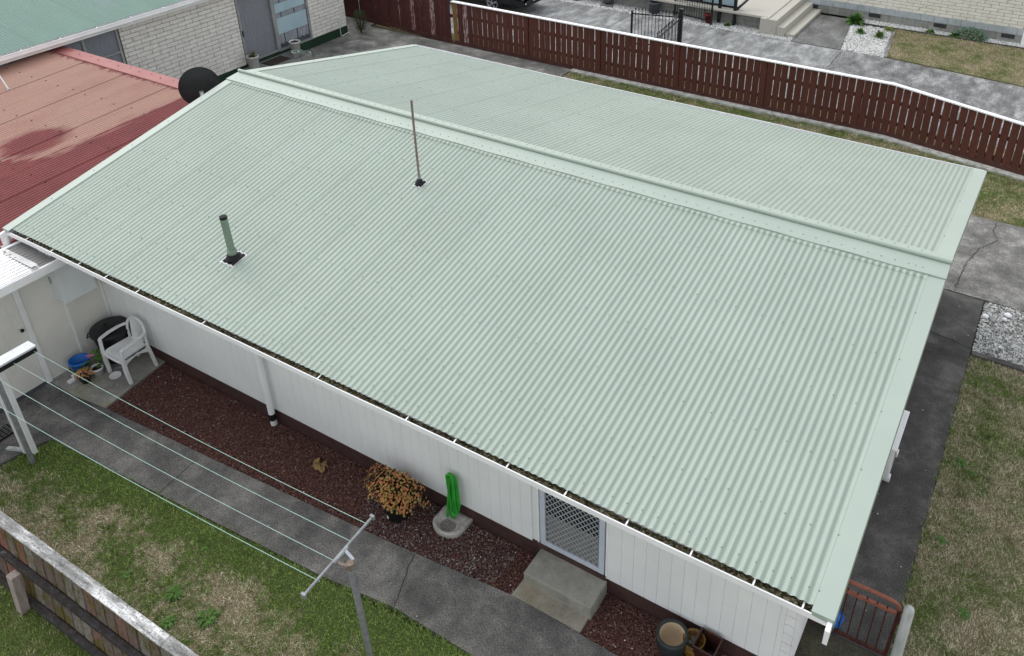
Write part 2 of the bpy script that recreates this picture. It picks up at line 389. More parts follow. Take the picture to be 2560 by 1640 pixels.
def link(name, me, parent=None, bevel=0, loc=None):
    o = bpy.data.objects.new(name, me); COL.objects.link(o)
    if loc is not None: o.location = loc
    if parent is not None:
        o.parent = parent; o.matrix_parent_inverse = parent.matrix_world.inverted() if parent.type != 'EMPTY' else Matrix.Translation(-parent.location)
    if bevel:
        b = o.modifiers.new('bevel', 'BEVEL'); b.width = bevel; b.segments = 2; b.limit_method = 'ANGLE'
    return o
def tag(o, label=None, cat=None, group=None, kind=None):
    for k_, v_ in (('label', label), ('category', cat), ('group', group), ('kind', kind)):
        if v_: o[k_] = v_
    return o
def thing(name, label, cat, loc=(0, 0, 0), group=None):
    o = bpy.data.objects.new(name, None); COL.objects.link(o); o.location = loc; o.empty_display_size = .1
    return tag(o, label, cat, group)
def npmesh(name, V, F, mat, parent=None, smooth=False):
    me = bpy.data.meshes.new(name); nf, k_ = F.shape
    me.vertices.add(len(V)); me.vertices.foreach_set('co', V.astype(np.float32).ravel())
    me.loops.add(nf * k_); me.loops.foreach_set('vertex_index', F.astype(np.int32).ravel())
    me.polygons.add(nf); me.polygons.foreach_set('loop_start', np.arange(nf, dtype=np.int32) * k_)
    if smooth: me.polygons.foreach_set('use_smooth', np.ones(nf, dtype=bool))
    me.update(calc_edges=True); me.validate(); me.materials.append(M[mat])
    return link(name, me, parent)

# ------------------------------------------------------------------ ground: sheets and slabs
def sheet(name, poly, z, mat, label=None, parent=None, thick=.08):
    o = MB().prism(poly, z - thick, z).obj(name, mat, parent)
    if parent is None: tag(o, kind='structure')
    return o
def rect(x0, x1, y0, y1): return [(x0, y0), (x1, y0), (x1, y1), (x0, y1)]
sheet('ground', rect(-150, 150, -150, 150), -.09, 'turf_green')
sheet('lawn', [(1.45, -7.02), (12.49, -7.02), (12.49, -5.0), (8.7, -5.06), (1.75, -5.51)], -.02, 'turf_back')
sheet('lawn', rect(-3, 16, -14, -7.02), -.025, 'turf_green')
sheet('lawn', rect(12.49, 22, -7.02, 2.82), -.02, 'turf_dry')
sheet('lawn', [(.92, 7.36), (22, 7.36), (22, 8.9), (12.7, 9.7), (9.3, 10.02), (.92, 10.02)], -.02, 'turf_strip')
sheet('lawn', [(8.05, 18.33), (8.38, 15.62), (12.05, 15.2), (22, 14.6), (22, 18.5)], .03, 'turf_front')
sheet('lawn', rect(-6.6, 16, 10.32, 10.95), -.01, 'turf_dry')
path = sheet('path', [(1.84, -4.76), (3.79, -4.634), (6.926, -4.423), (8.586, -4.264), (8.586, -4.20), (9.50, -4.20), (9.497, -4.276), (11.55, -4.33), (13.4, -4.33), (13.4, -5.0),
      (8.654, -5.063), (7.548, -5.059), (6.517, -5.18), (3.861, -5.366), (1.748, -5.508), (1.15, -5.5), (1.16, -4.841)], 0, 'conc_path')
sheet('path', [(.55, -3.6), (1.70, -3.6), (1.84, -4.757), (1.16, -4.838), (.55, -4.83)], .002, 'conc_pad')
sheet('path', [(.3, -4.832), (1.158, -4.842), (1.148, -5.50), (1.745, -5.51), (1.65, -5.80), (1.55, -6.3), (1.50, -7.0), (.3, -7.0)], -.003, 'conc_path')
sheet('path', rect(11.6, 12.48, -2.88, 4.44), 0, 'conc_side')
sheet('path', rect(11.5, 12.48, -4.327, -2.882), -.006, 'conc_landing')
sheet('path', [(11.0, 4.45), (22, 4.45), (22, 7.36), (11.0, 7.36)], .004, 'conc_rear')
sheet('path', rect(-7.0, .9, 4.0, 10.2), 0, 'conc_yard')
sheet('path', rect(-7.0, .2, -4.0, 3.99), -.004, 'conc_yard')
sheet('path', rect(-12, -6.7, 9.31, 10.9), -.006, 'conc_yard')
sheet('path', rect(-6.2, -5.2, 6.75, 9.25), .004, 'conc_rear')
sheet('gravel_kerb', rect(12.5, 22, 2.82, 2.92), .02, 'conc_side')
sheet('gravel_bed', rect(12.5, 22, 2.92, 4.44), -.02, 'white_chip_dirty')
sheet('gravel_bed', [(1.72, -3.67), (8.68, -3.67), (8.58, -4.262), (6.926, -4.42), (3.79, -4.632), (1.85, -4.758)], -.03, 'scoria')
sheet('gravel_bed', [(9.50, -3.67), (11.6, -3.67), (11.5, -4.325), (9.50, -4.274)], -.03, 'scoria')
drive = sheet('driveway', rect(-16, 22, 10.95, 15.6), 0, 'conc_drive')
sheet('driveway', rect(7.10, 12.05, 10.96, 15.6), .004, 'conc_drive_dark')
sheet('path', [(5.50, 15.62), (7.02, 15.62), (6.62, 18.7), (5.2, 18.7)], .008, 'conc_slab')
sheet('gravel_bed', rect(-16, 5.50, 15.61, 16.4), -.01, 'white_chip')
sheet('gravel_bed', [(7.03, 15.62), (8.36, 15.62), (8.03, 18.3), (6.66, 18.3)], -.01, 'white_chip_dirty')
sheet('gravel_bed', [(6.60, 18.42), (22, 18.52), (22, 18.95), (6.60, 18.95)], -.005, 'white_chip')
sheet('garden_kerb', [(6.7, 18.32), (8.0, 18.38), (12, 18.44), (22, 18.45), (22, 18.52), (12, 18.51), (8.0, 18.45), (6.7, 18.40)], .04, 'conc_side')
sheet('garden_kerb', [(8.30, 15.62), (8.38, 15.62), (8.07, 18.33), (7.99, 18.33)], .04, 'conc_rear')
sheet('paving_stone', [(7.63, 16.52), (8.108, 16.574), (8.189, 16.09), (7.691, 16.11)], .012, 'offwhite_edge')

def crack(poly_pts, z, parent, wd=.012, seed=1, name='crack', jag=.012):
    rd = random.Random(seed); P = []
    for (x0, y0), (x1, y1) in zip(poly_pts, poly_pts[1:]):
        n = max(2, int(math.hypot(x1 - x0, y1 - y0) / .05))
        for i in range(n): P.append((x0 + (x1 - x0) * i / n + rd.uniform(-jag, jag), y0 + (y1 - y0) * i / n + rd.uniform(-jag, jag)))
    P.append(poly_pts[-1]); v = []; f = []
    for i, (x, y) in enumerate(P):
        q = P[min(i + 1, len(P) - 1)]; p = P[max(i - 1, 0)]; d = Vector((q[0] - p[0], q[1] - p[1])); d.normalize()
        h = wd / 2 * rd.uniform(.5, 1.3); v += [(x - d.y * h, y + d.x * h, z), (x + d.y * h, y - d.x * h, z)]
        if i: f.append((2 * i - 2, 2 * i - 1, 2 * i + 1, 2 * i))
    return MB().add(v, f).obj(name, 'crack', parent)
crack([(3.80, -4.63), (3.813, -4.853), (3.861, -5.366)], .004, path, .008, 2, jag=.006)
crack([(7.30, -4.40), (7.356, -4.6), (7.46, -4.86), (7.545, -5.06)], .004, path, .009, 3)
side = bpy.data.objects['path.003']; rear = bpy.data.objects['path.005']
crack([(12.338, 7.33), (12.317, 6.898), (12.435, 6.612), (12.169, 6.113), (12.039, 5.499), (11.99, 4.604)], .010, rear, .013, 4, jag=.016)
crack([(11.75, 4.45), (12.6, 4.44)], .012, rear, .016, 5, jag=.004)
crack([(11.6, 3.15), (11.9, 3.08), (12.2, 3.05), (12.48, 2.98)], .005, side, .014, 6)
for sx, (y0, y1) in ((2.92, (11, 15.6)), (-1.65, (11, 15.6)), (.04, (13.2, 15.0))):
    crack([(sx, y0), (sx, y1)], .004, drive, .014, 8, 'joint', .003)
crack([(7.09, 11), (7.09, 15.6)], .009, drive, .016, 9, 'joint', .003)
crack([(5.5, 15.61), (7.05, 15.61)], .013, drive, .018, 10, 'joint', .003)
crack([(-6.2, 7.9), (-5.2, 7.75)], .009, bpy.data.objects['path.009'], .012, 11, 'joint', .003)

# ------------------------------------------------------------------ loose stones and grass (nobody could count them)
OCT_V = np.array([(1, 0, 0), (-1, 0, 0), (0, 1, 0), (0, -1, 0), (0, 0, 1), (0, 0, -1)], float)
OCT_F = np.array([(0, 2, 4), (2, 1, 4), (1, 3, 4), (3, 0, 4), (2, 0, 5), (1, 2, 5), (3, 1, 5), (0, 3, 5)])
def inpoly(P, poly):
    x, y = P[:, 0], P[:, 1]; c = np.zeros(len(P), bool); n = len(poly)
    for i in range(n):
        x0, y0 = poly[i]; x1, y1 = poly[(i + 1) % n]
        if y0 == y1: continue
        m = ((y0 > y) != (y1 > y)) & (x < (x1 - x0) * (y - y0) / (y1 - y0) + x0); c ^= m
    return c
def spots(polys, dens):
    out = []
    for poly in polys:
        a_ = np.array(poly); lo, hi = a_.min(0), a_.max(0); n = int((hi - lo).prod() * dens)
        P = lo + RNG.random((n, 2)) * (hi - lo); out.append(P[inpoly(P, poly)])
    return np.vstack(out)
def pebble_field(name, polys, dens, size, z, mat, keep=None):
    P = spots(polys, dens)
    if keep is not None: P = P[keep(P)]
    n = len(P); sc = size * (.55 + .75 * RNG.random((n, 1, 1))) * (.7 + .5 * RNG.random((n, 1, 3))); sc[:, :, 2] *= .75
    V = OCT_V[None] * (1 + .35 * (RNG.random((n, 6, 1)) - .5)) * sc
    t, q = RNG.random(n) * 6.28, RNG.random(n) * 6.28
    c, s_ = np.cos(t)[:, None], np.sin(t)[:, None]; V = np.stack([V[:, :, 0] * c - V[:, :, 1] * s_, V[:, :, 0] * s_ + V[:, :, 1] * c, V[:, :, 2]], 2)
    c, s_ = np.cos(q * .12)[:, None], np.sin(q * .12)[:, None]; V = np.stack([V[:, :, 0], V[:, :, 1] * c - V[:, :, 2] * s_, V[:, :, 1] * s_ + V[:, :, 2] * c], 2)
    V[:, :, 0] += P[:, 0, None]; V[:, :, 1] += P[:, 1, None]; V[:, :, 2] += (z + size * .3 * RNG.random(n))[:, None]
    F = OCT_F[None] + (np.arange(n) * 6)[:, None, None]
    return npmesh(name, V.reshape(-1, 3), F.reshape(-1, 3), mat)
bed1 = [(1.74, -3.70), (8.66, -3.70), (8.57, -4.25), (6.926, -4.41), (3.79, -4.622), (1.87, -4.74)]
bed2 = [(9.53, -3.70), (11.45, -3.70), (11.45, -4.31), (9.53, -4.27)]
def near_gully(P, r): return np.hypot((P[:, 0] - 7.3) / 1.25, P[:, 1] + 3.95) < r
tag(pebble_field('gravel', [bed1, bed2], 3600, .0135, -.012, 'scoria', lambda P: ~(near_gully(P, .75) & (RNG.random(len(P)) < .45))), 'dark red scoria chips bedded along the white wall', 'gravel', kind='stuff')
tag(pebble_field('gravel', [bed1], 1700, .0125, -.008, 'scoria_grey', lambda P: near_gully(P, .85)), 'greyish scoria chips scattered around the drain', 'gravel', kind='stuff')
tag(pebble_field('gravel', [bed1, bed2], 9, .010, .0, 'white_chip'), 'stray pale pebbles on the dark scoria', 'gravel', kind='stuff')
tag(pebble_field('gravel', [rect(2.0, 8.4, -5.05, -4.68), rect(11.65, 12.4, -2.5, 4.2)], 3.5, .009, .004, 'white_chip'), 'few pale pebbles strewn over the concrete paths', 'gravel', kind='stuff')
tag(pebble_field('gravel', [rect(12.5, 14.4, 2.93, 4.43)], 2600, .017, -.005, 'white_chip_dirty'), 'white stone chips beside the cracked concrete', 'gravel', kind='stuff')
tag(pebble_field('gravel', [rect(-4, 5.48, 15.63, 16.3), [(7.05, 15.65), (8.28, 15.65), (7.97, 18.3), (6.68, 18.3)], rect(6.62, 12.4, 18.5, 18.93)], 900, .03, .0, 'white_chip'), 'white garden pebbles along the pale block house', 'gravel', kind='stuff')

def grass_field(name, polys, dens, h, mat, z, wd=.004, keep=None):
    P = spots(polys, dens)
    if keep is not None: P = P[keep(P)]
    n = len(P); t = RNG.random(n) * 6.28; ln = h * (.45 + .9 * RNG.random(n)); lean = ln * (.2 + .9 * RNG.random(n)); up = ln * (.35 + .6 * RNG.random(n))
    dx, dy = np.cos(t), np.sin(t); w_ = wd * (.6 + .8 * RNG.random(n))
    V = np.zeros((n, 3, 3)); V[:, 0, 0] = P[:, 0] - dy * w_; V[:, 0, 1] = P[:, 1] + dx * w_; V[:, 1, 0] = P[:, 0] + dy * w_; V[:, 1, 1] = P[:, 1] - dx * w_
    V[:, 2, 0] = P[:, 0] + dx * lean; V[:, 2, 1] = P[:, 1] + dy * lean; V[:, :2, 2] = z - .005; V[:, 2, 2] = z + up
    o = npmesh(name, V.reshape(-1, 3), np.arange(3 * n).reshape(-1, 3), mat)
    at = o.data.attributes.new('tint', 'FLOAT', 'POINT'); at.data.foreach_set('value', np.repeat(.10 + .90 * RNG.random(n) ** 1.2, 3).astype(np.float32))
    return o
G1 = [(1.5, -6.85), (9.0, -6.85), (9.0, -5.055), (8.6, -5.05), (7.5, -5.045), (6.5, -5.165), (3.85, -5.35), (1.78, -5.495), (1.7, -5.8), (1.58, -6.3)]
tag(grass_field('grass', [G1], 5200, .038, 'turf_back', -.02), 'patchy back lawn between the path and the old fence', 'grass', kind='stuff')
def tufts(name, polys, dens, per, h, mat, z, rad=.03):
    C0 = spots(polys, dens); n0 = len(C0); k_ = RNG.integers(per // 2, per * 2, n0); P = np.repeat(C0, k_, 0) + RNG.normal(0, rad, (k_.sum(), 2)); n = len(P)
    hh = np.repeat(.6 + .9 * RNG.random(n0), k_); t = RNG.random(n) * 6.28; ln = h * hh * (.5 + .7 * RNG.random(n)); lean = ln * (.1 + .8 * RNG.random(n)); up = ln * (.5 + .5 * RNG.random(n))
    dx, dy = np.cos(t), np.sin(t); w_ = .0045 * (.6 + .8 * RNG.random(n)); V = np.zeros((n, 3, 3))
    V[:, 0, 0] = P[:, 0] - dy * w_; V[:, 0, 1] = P[:, 1] + dx * w_; V[:, 1, 0] = P[:, 0] + dy * w_; V[:, 1, 1] = P[:, 1] - dx * w_
    V[:, 2, 0] = P[:, 0] + dx * lean; V[:, 2, 1] = P[:, 1] + dy * lean; V[:, :2, 2] = z - .005; V[:, 2, 2] = z + up
    o = npmesh(name, V.reshape(-1, 3), np.arange(3 * n).reshape(-1, 3), mat); base_ = np.repeat(RNG.random(n0), k_)
    at = o.data.attributes.new('tint', 'FLOAT', 'POINT'); at.data.foreach_set('value', np.repeat(np.clip(base_ * .7 + .3 * RNG.random(n), 0, 1), 3).astype(np.float32)); return o
tag(tufts('grass', [G1], 45, 14, .055, 'turf_back', -.02), 'uneven taller tufts through the back lawn', 'grass', kind='stuff')
edge1 = [(1.78, -5.56), (3.85, -5.40), (6.5, -5.21), (7.5, -5.09), (9.0, -5.09), (9.0, -5.03), (7.5, -5.03), (6.5, -5.15), (3.85, -5.335), (1.78, -5.48)]
tag(tufts('grass', [edge1, rect(12.44, 12.53, -4, 2.8), rect(.93, 12.4, 9.93, 10.03)], 160, 10, .05, 'turf_green', -.015, .02), 'ragged green grass fringe along the concrete edges', 'grass', kind='stuff')
tag(tufts('grass', [rect(12.5, 14.6, -3.9, 2.8)], 45, 14, .055, 'turf_dry', -.02), 'uneven taller tufts through the dry side lawn', 'grass', kind='stuff')
tag(grass_field('grass', [rect(1.5, 7.5, -8.6, -7.08)], 4200, .045, 'turf_green', -.025), 'lush green lawn in front of the mossy old fence', 'grass', kind='stuff')
tag(grass_field('grass', [rect(12.46, 14.6, -3.9, 2.83)], 5200, .04, 'turf_dry', -.02), 'dry straw-coloured lawn beside the dark side path', 'grass', kind='stuff')
tag(grass_field('grass', [[(.95, 8.2), (13.4, 7.38), (13.4, 9.6), (9.3, 9.98), (.95, 9.98)]], 2200, .05, 'turf_strip', -.02), 'grass strip between the mint roof and the brown fence', 'grass', kind='stuff')
tag(grass_field('grass', [[(8.05, 18.3), (8.38, 15.62), (12.05, 15.22), (13, 15.1), (13, 18.4)], rect(-6, 13, 10.34, 10.93)], 1500, .05, 'turf_front', .03), 'half dry front lawn of the pale block house', 'grass', kind='stuff')

# ================================================================== MAIN HOUSE
H, T = 3.2, .2; PT = .0782; X0C = 11.725; AMP = .0086
def zr(y): return H - T * abs(y)
def corr(x): return AMP * math.cos(2 * math.pi * (x - X0C) / PT)
house = thing('house', 'low white house with a pale mint corrugated iron roof', 'house', (6.1, 0, 0))
# roof body below the sheets
mb = MB()
for x in (.06, 11.94):
    mb.v += [(x, -4.33, zr(4.33) - .05), (x, 0, H - .05), (x, 4.58, zr(4.58) - .05), (x, 4.58, zr(4.58) - .16), (x, 3.7, 2.22), (x, -3.6, 2.22), (x, -4.33, zr(4.33) - .16)]
mb.f += [tuple(range(6, -1, -1)), tuple(range(7, 14))] + [(i, (i + 1) % 7, 7 + (i + 1) % 7, 7 + i) for i in range(7)]; mb.sm += [False] * 9
roof = mb.obj('roof', 'white_wall', house)
# sheets: 15 per slope, ten corrugations wide
def sheet_mesh(ya, yb, name):
    nu = 81; mb = MB(); w10 = PT * 10
    def fn(u, v_):
        x = u * w10; y = ya + (yb - ya) * v_
        lap = .0008 * max(0, 1 - abs(u - 1) / .05)
        return (x, y, zr(y) + AMP * math.cos(2 * math.pi * x / PT) + lap)
    mb.grid(fn, nu, 6); me = mb.data(name, 'roof_mint'); return me
near_me = sheet_mesh(-4.392, -.04, 'roof_sheet'); far_me = sheet_mesh(.04, 4.65, 'roof_sheet')
xs = X0C + 1.35 * PT - .35 * PT      # right-hand edge lies on a crest
xs = X0C + PT
for me in (near_me, far_me):
    for k in range(15):
        link('roof_sheet', me, roof, loc=(xs - PT * 10 * (k + 1), 0, 0))
# screws
def screw_mesh(pts, name):
    mb = MB()
    for x, y, z in pts: mb.lathe((x, y, z), [(.008, -.004), (.008, .001), (.005, .003), (.0042, .007), (0.0005, .0075)], 6)
    return mb
pts = []
rows_n = [-.897, -1.603, -2.31, -3.016, -3.722]
rows_f = [.92, 1.66, 2.40, 3.15, 3.90]
pat = [2, 5, 8]
n = 0
while True:
    x = X0C - PT * n
    if x < .2: break
    if n % 10 in pat:
        for y in rows_n + rows_f: pts.append((x + random.uniform(-.006, .006), y + random.uniform(-.012, .012), zr(y) + AMP))
    if n % 2 == 0:
        for y in (-4.265, 4.5): pts.append((x, y + random.uniform(-.008, .008), zr(y) + AMP))
    n += 1
tag(screw_mesh(pts, 'screws').obj('roofing_screws', 'screw', roof), kind='stuff')
# barge flashings
def flashing(x0, x1, xo, label=None):
    s_ = 1 if xo > 6 else -1
    prof = [(x0, AMP + .006), (x1, AMP + .012), (x1 + s_ * .004, AMP - .008), (x1 + s_ * .004, -.13)]
    mb = MB(); ys = [-4.45, -2.2, 0, 2.3, 4.66]; v = []; f = []
    for y in ys:
        for x, dz in prof: v.append((x, y, zr(y) + dz))
    m = len(prof)
    for i in range(len(ys) - 1):
        for j in range(m - 1): f.append((i * m + j, i * m + j + 1, (i + 1) * m + j + 1, (i + 1) * m + j))
    mb.add(v, f)
    # folded end at the gutter
    z = zr(4.45); mb.add([(x0, -4.45, z + AMP + .006), (x1, -4.45, z + AMP + .012), (x1, -4.452, z - .045), (x0 + s_ * .01, -4.452, z - .03)], [(0, 1, 2, 3)])
    return mb
flashing(11.805, 11.995, 12).obj('barge_flashing', 'ridge_mint', roof)
flashing(.155, .004, 0).obj('barge_flashing', 'ridge_mint', roof)
for xx in (.02, 11.945):
    mb = MB(); 
    for ya, yb in ((-4.53, 0), (0, 4.72)):
        v = []
        for y in (ya, yb):
            for dx in (0, .04):
                for dz in (-.02, -.19): v.append((xx + dx, y, zr(y) + dz))
        mb.add(v, [(0, 1, 3, 2), (4, 6, 7, 5), (0, 2, 6, 4), (1, 5, 7, 3), (0, 4, 5, 1), (2, 3, 7, 6)])
    mb.obj('barge_board', 'white_paint', house)
# ridge cap with roll and soft edge
prof = [(-.282, zr(.282) + AMP + .004), (-.285, zr(.282) + AMP + .024), (-.275, zr(.275) + AMP + .027), (-.16, zr(.16) + AMP + .020), (-.052, H + .008)]
for k in range(11):
    t = math.pi * (1.30 - 1.60 * k / 10); prof.append((.006 + .028 * math.cos(t), H + .038 + .028 * math.sin(t)))
prof += [(.06, H + .008), (.24, zr(.24) + AMP + .012), (.25, zr(.25) + AMP + .012), (.252, zr(.25) + AMP - .004)]
m = len(prof)
for nm_, j0, j1, sm_ in (('ridge_cap', 0, m - 1, False),):
    mb = MB(); nX = 60
    v = [(12.0 * i / nX, y, z_ + (.004 * math.sin(i * 1.3) if j < 3 else 0)) for i in range(nX + 1) for j, (y, z_) in enumerate(prof)]
    mb.add(v, [(i * m + j, (i + 1) * m + j, (i + 1) * m + j + 1, i * m + j + 1) for i in range(nX) for j in range(m - 1)])
    cap = mb.obj(nm_, 'ridge_mint', roof)
def skirt(u, v_):
    x = .13 + 11.68 * u; ph = 2 * math.pi * (x - X0C) / PT; y = -.268 - (.062 + .012 * math.cos(ph + .6)) * v_
    return (x, y, zr(y) + AMP * (1 - v_) + corr(x) * v_ + .004 + .012 * (1 - v_))
MB().grid(skirt, 1500, 3).obj('ridge_soft_edge', 'roof_mint', roof)
pts = []
n = 0
while X0C - PT * n > .1:
    x = X0C - PT * n
    if n % 2 == 0 or n < 2: pts.append((x, -.197, zr(.197) + AMP + .024))
    if n % 2 == 1: pts.append((x, .175, zr(.175) + AMP + .014))
    n += 1
for y in [-1.597, -3.0, .92, 1.66, 2.4, 3.15, 3.9, -.9, -2.3, -3.72]: pts.append((.08, y, zr(y) + .02))
for y in (-.897, -1.603, -2.31, -3.016, -3.722, -4.265, .92, 1.66, 2.62, 3.17): pts.append((11.81, y, zr(y) + .017))
tag(screw_mesh(pts, 's').obj('flashing_screws', 'screw', roof), kind='stuff')
# front gutter
def gutter(yb, yf, zb, zt, x0, x1, name):
    s_ = -1 if yf < yb else 1
    prof = [(yb, zt + .01), (yb, zb), (yf - s_ * .012, zb), (yf, zb + .012), (yf, zt - .008), (yf + s_ * .002, zt), (yf - s_ * .006, zt + .006), (yf - s_ * .013, zt), (yf - s_ * .011, zt - .012), (yf - s_ * .008, zb + .02), (yb - s_ * -.004, zb + .006)]
    mb = MB(); m = len(prof); xs_ = np.linspace(x0, x1, 25); v = [(x, y + .004 * math.sin(x * 1.7), z + .005 * math.sin(x * .9 + 1)) for x in xs_ for y, z in prof]
    mb.add(v, [(i * m + j, (i + 1) * m + j, (i + 1) * m + j + 1, i * m + j + 1) for i in range(24) for j in range(m - 1)])
    for x in (x0, x1): mb.box(x - .003, x + .003, min(yb, yf), max(yb, yf), zb, zt)
    return mb.obj(name, 'white_paint', house)
g1 = gutter(-4.345, -4.448, 2.205, 2.285, .0, 11.955, 'gutter')
gutter(4.60, 4.71, 2.16, 2.268, .02, 11.955, 'gutter')
for x in (.53, 1.13, 1.76, 2.35, 3.0, 4.27, 6.2, 7.47, 8.1, 8.75, 9.42, 10.08, 10.72, 11.3, 11.73):
    MB().beam((x, -4.444, 2.288), (x, -4.36, 2.30), .015, .004).obj('gutter_bracket', 'white_paint', g1)
# leaf litter and moss lying in the gutter
rd = random.Random(3)
hb = [rd.uniform(-1, 1) for _ in range(1500)]
def moss(u, v_):
    x = .25 + 11.62 * u; i = int(u * 479); j = int(v_ * 5)
    return (x, -4.436 + .088 * v_, 2.250 + .012 * math.sin(x * 2.3) + .014 * hb[(i * 6 + j) % 1500] + (.012 if 0 < v_ < 1 else 0) - (.03 if u < .01 or u > .985 else 0))
mo = MB().grid(moss, 480, 5, False).obj('gutter_litter', 'gutter_moss', house); tag(mo, kind='stuff')
Pm = np.stack([.2 + 11.6 * RNG.random(2600), -4.434 + .07 * RNG.random(2600)], 1)
n = len(Pm); V = OCT_V[None] * (.004 + .008 * RNG.random((n, 1, 1))) * (.5 + RNG.random((n, 1, 3)))
V[:, :, 0] += Pm[:, 0, None]; V[:, :, 1] += Pm[:, 1, None]; V[:, :, 2] += (2.262 + .012 * np.sin(Pm[:, 0] * 2.3))[:, None]
lt = npmesh('gutter_debris', V.reshape(-1, 3), (OCT_F[None] + (np.arange(n) * 6)[:, None, None]).reshape(-1, 3), 'gutter_moss', house); tag(lt, kind='stuff')
# fascia and soffit
MB().box(.08, 11.9, -4.340, -4.315, 2.10, 2.27).obj('fascia', 'white_paint', house)
MB().box(.08, 11.9, -4.31, -3.60, 2.195, 2.21).obj('soffit', 'white_wall', house)
# walls
YW = -3.67
wall = MB().box(.62, 11.585, YW + .022, 3.9, .16, 2.2).obj('wall', 'white_wall', house)
MB().box(.60, 11.59, YW + .006, 3.92, -.08, .225).obj('base_board', 'brown_base', house)
bw = .147
def vboard(w_, z0, z1):
    c = .004; mb = MB(); p = [(0, .006), (c, 0), (w_ - c, 0), (w_, .006), (w_, .02), (0, .02)]
    v = [(x, y, z) for z in (z0, z1) for x, y in p]
    return mb.add(v, [tuple(range(5, -1, -1))[::-1], tuple(range(6, 12))] + [(i, (i + 1) % 6, 6 + (i + 1) % 6, 6 + i) for i in range(6)])
full = vboard(bw - .0006, .215, 2.205).data('wall_board', 'white_wall')
x = 11.445
while x > .62:
    x -= bw
    if x + bw > 8.61 and x < 9.50: continue
    link('wall_board', full, wall, loc=(x, YW, 0))
MB().box(9.50, 9.545, YW + .001, YW + .02, .216, 2.2).obj('wall_board', 'white_wall', wall)
MB().box(8.59, 8.612, YW - .006, YW + .02, .216, 2.2).obj('door_trim', 'white_paint', house)
MB().box(9.49, 9.512, YW - .006, YW + .02, .216, 2.2).obj('door_trim', 'white_paint', house)
# corner: board ends of the gable cladding show as notches
MB().box(11.445, 11.50, YW - .004, YW + .02, .216, 2.2).obj('corner_board', 'white_wall', house)
mb = MB(); z = .22
while z < 2.2:
    mb.box(11.502, 11.60, YW - .006, YW + .03, z, z + .128); z += .140
mb.obj('corner_board', 'white_paint', house)
mb = MB(); z = .22
while z < 2.25:
    mb.add([(11.602, YW, z), (11.602, 3.92, z), (11.602, 3.92, z + .14), (11.602, YW, z + .14), (11.625, YW, z), (11.625, 3.92, z), (11.607, 3.92, z + .138), (11.607, YW, z + .138)],
           [(4, 5, 6, 7), (0, 4, 7, 3), (1, 2, 6, 5), (0, 1, 5, 4), (3, 7, 6, 2)]); z += .14
mb.obj('gable_cladding', 'white_paint', house)
MB().box(11.59, 11.612, YW + .01, 3.92, -.08, .222).obj('base_board', 'brown_base', house)
# security door with a diamond grille
door = MB().box(8.625, 9.480, YW + .012, YW + .0215, .263, 2.2).obj('door', 'door_glass', house)
mb = MB(); mb.box(8.63, 8.70, YW - .012, YW + .028, .262, 2.19).box(9.405, 9.475, YW - .012, YW + .028, .262, 2.19)
mb.box(8.70, 9.405, YW - .011, YW + .027, .262, .335).box(8.70, 9.405, YW - .011, YW + .027, 2.12, 2.19)
mb.obj('door_frame', 'alu_blue', door, .004)
MB().box(8.72, 9.39, YW + .006, YW + .0115, .34, .80).obj('door_panel', 'slab_grey', door)
MB().box(8.60, 9.50, YW - .03, YW + .03, .20, .26).obj('door_sill', 'brown_base', door)
mb = MB(); gx0, gx1, gz0, gz1 = 8.70, 9.405, .335, 2.12; px_, pz_ = .072, .118; nx = int((gx1 - gx0) / px_) + 1
def clipseg(xa, za, xb, zb):
    t0, t1 = 0, 1
    for p, q in ((-(xb - xa), xa - gx0), (xb - xa, gx1 - xa), (-(zb - za), za - gz0), (zb - za, gz1 - za)):
        if abs(p) < 1e-9:
            if q < 0: return None
        else:
            r_ = q / p
            if p < 0: t0 = max(t0, r_)
            else: t1 = min(t1, r_)
    return None if t0 >= t1 else ((xa + (xb - xa) * t0, za + (zb - za) * t0), (xa + (xb - xa) * t1, za + (zb - za) * t1))
def grille(seg_fn, slope_dx, slope_dz, a0, a1, step):
    c_ = a0
    while c_ < a1:
        for sg in (1, -1):
            q = clipseg(c_, gz0, c_ + sg * slope_dx * 40, gz0 + slope_dz * 40)
            if q: seg_fn(q[0], q[1], sg)
        c_ += step
grille(lambda a_, b_, sg: mb.beam((a_[0], YW - .004 - .003 * sg, a_[1]), (b_[0], YW - .004 - .003 * sg, b_[1]), .010, .004, (0, 1, 0)), px_ / 2, pz_ / 2 * .72, gx0 - 3, gx1 + 3, px_)
mb.obj('diamond_grille', 'grille_paint', door)
# door step and its apron
step = thing('concrete_step', 'weathered concrete doorstep below the diamond grille door', 'step', (9.1, -3.9, 0))
MB().box(8.642, 9.525, -4.075, YW - .012, -.05, .2).obj('tread', 'conc_step', step, .012)
MB().prism([(8.60, -4.262), (9.50, -4.262), (9.50, -3.72), (8.62, -3.72)], -.05, .012).obj('apron', 'conc_apron', step, .004)
# downpipe
dp = MB().tube([(4.2, -3.745, .20), (4.2, -3.745, 1.0), (4.2, -3.745, 1.93), (4.2, -3.745, 2.0), (4.2, -3.85, 2.12), (4.2, -4.30, 2.16)], .045, 14).obj('downpipe', 'white_paint', house)
MB().tube([(4.2, -3.745, .0), (4.2, -3.745, .10)], .047, 14).obj('pipe_foot', 'white_plastic', dp)
MB().tube([(4.2, -3.745, .095), (4.2, -3.745, .205)], .052, 14).obj('rubber_collar', 'rubber', dp)
MB().tube([(.02, -4.45, 2.20), (.10, -4.50, 2.10), (.02, -4.55, 2.03), (-.4, -4.72, 1.98)], .045, 12).obj('outlet_pipe', 'white_plastic', house)
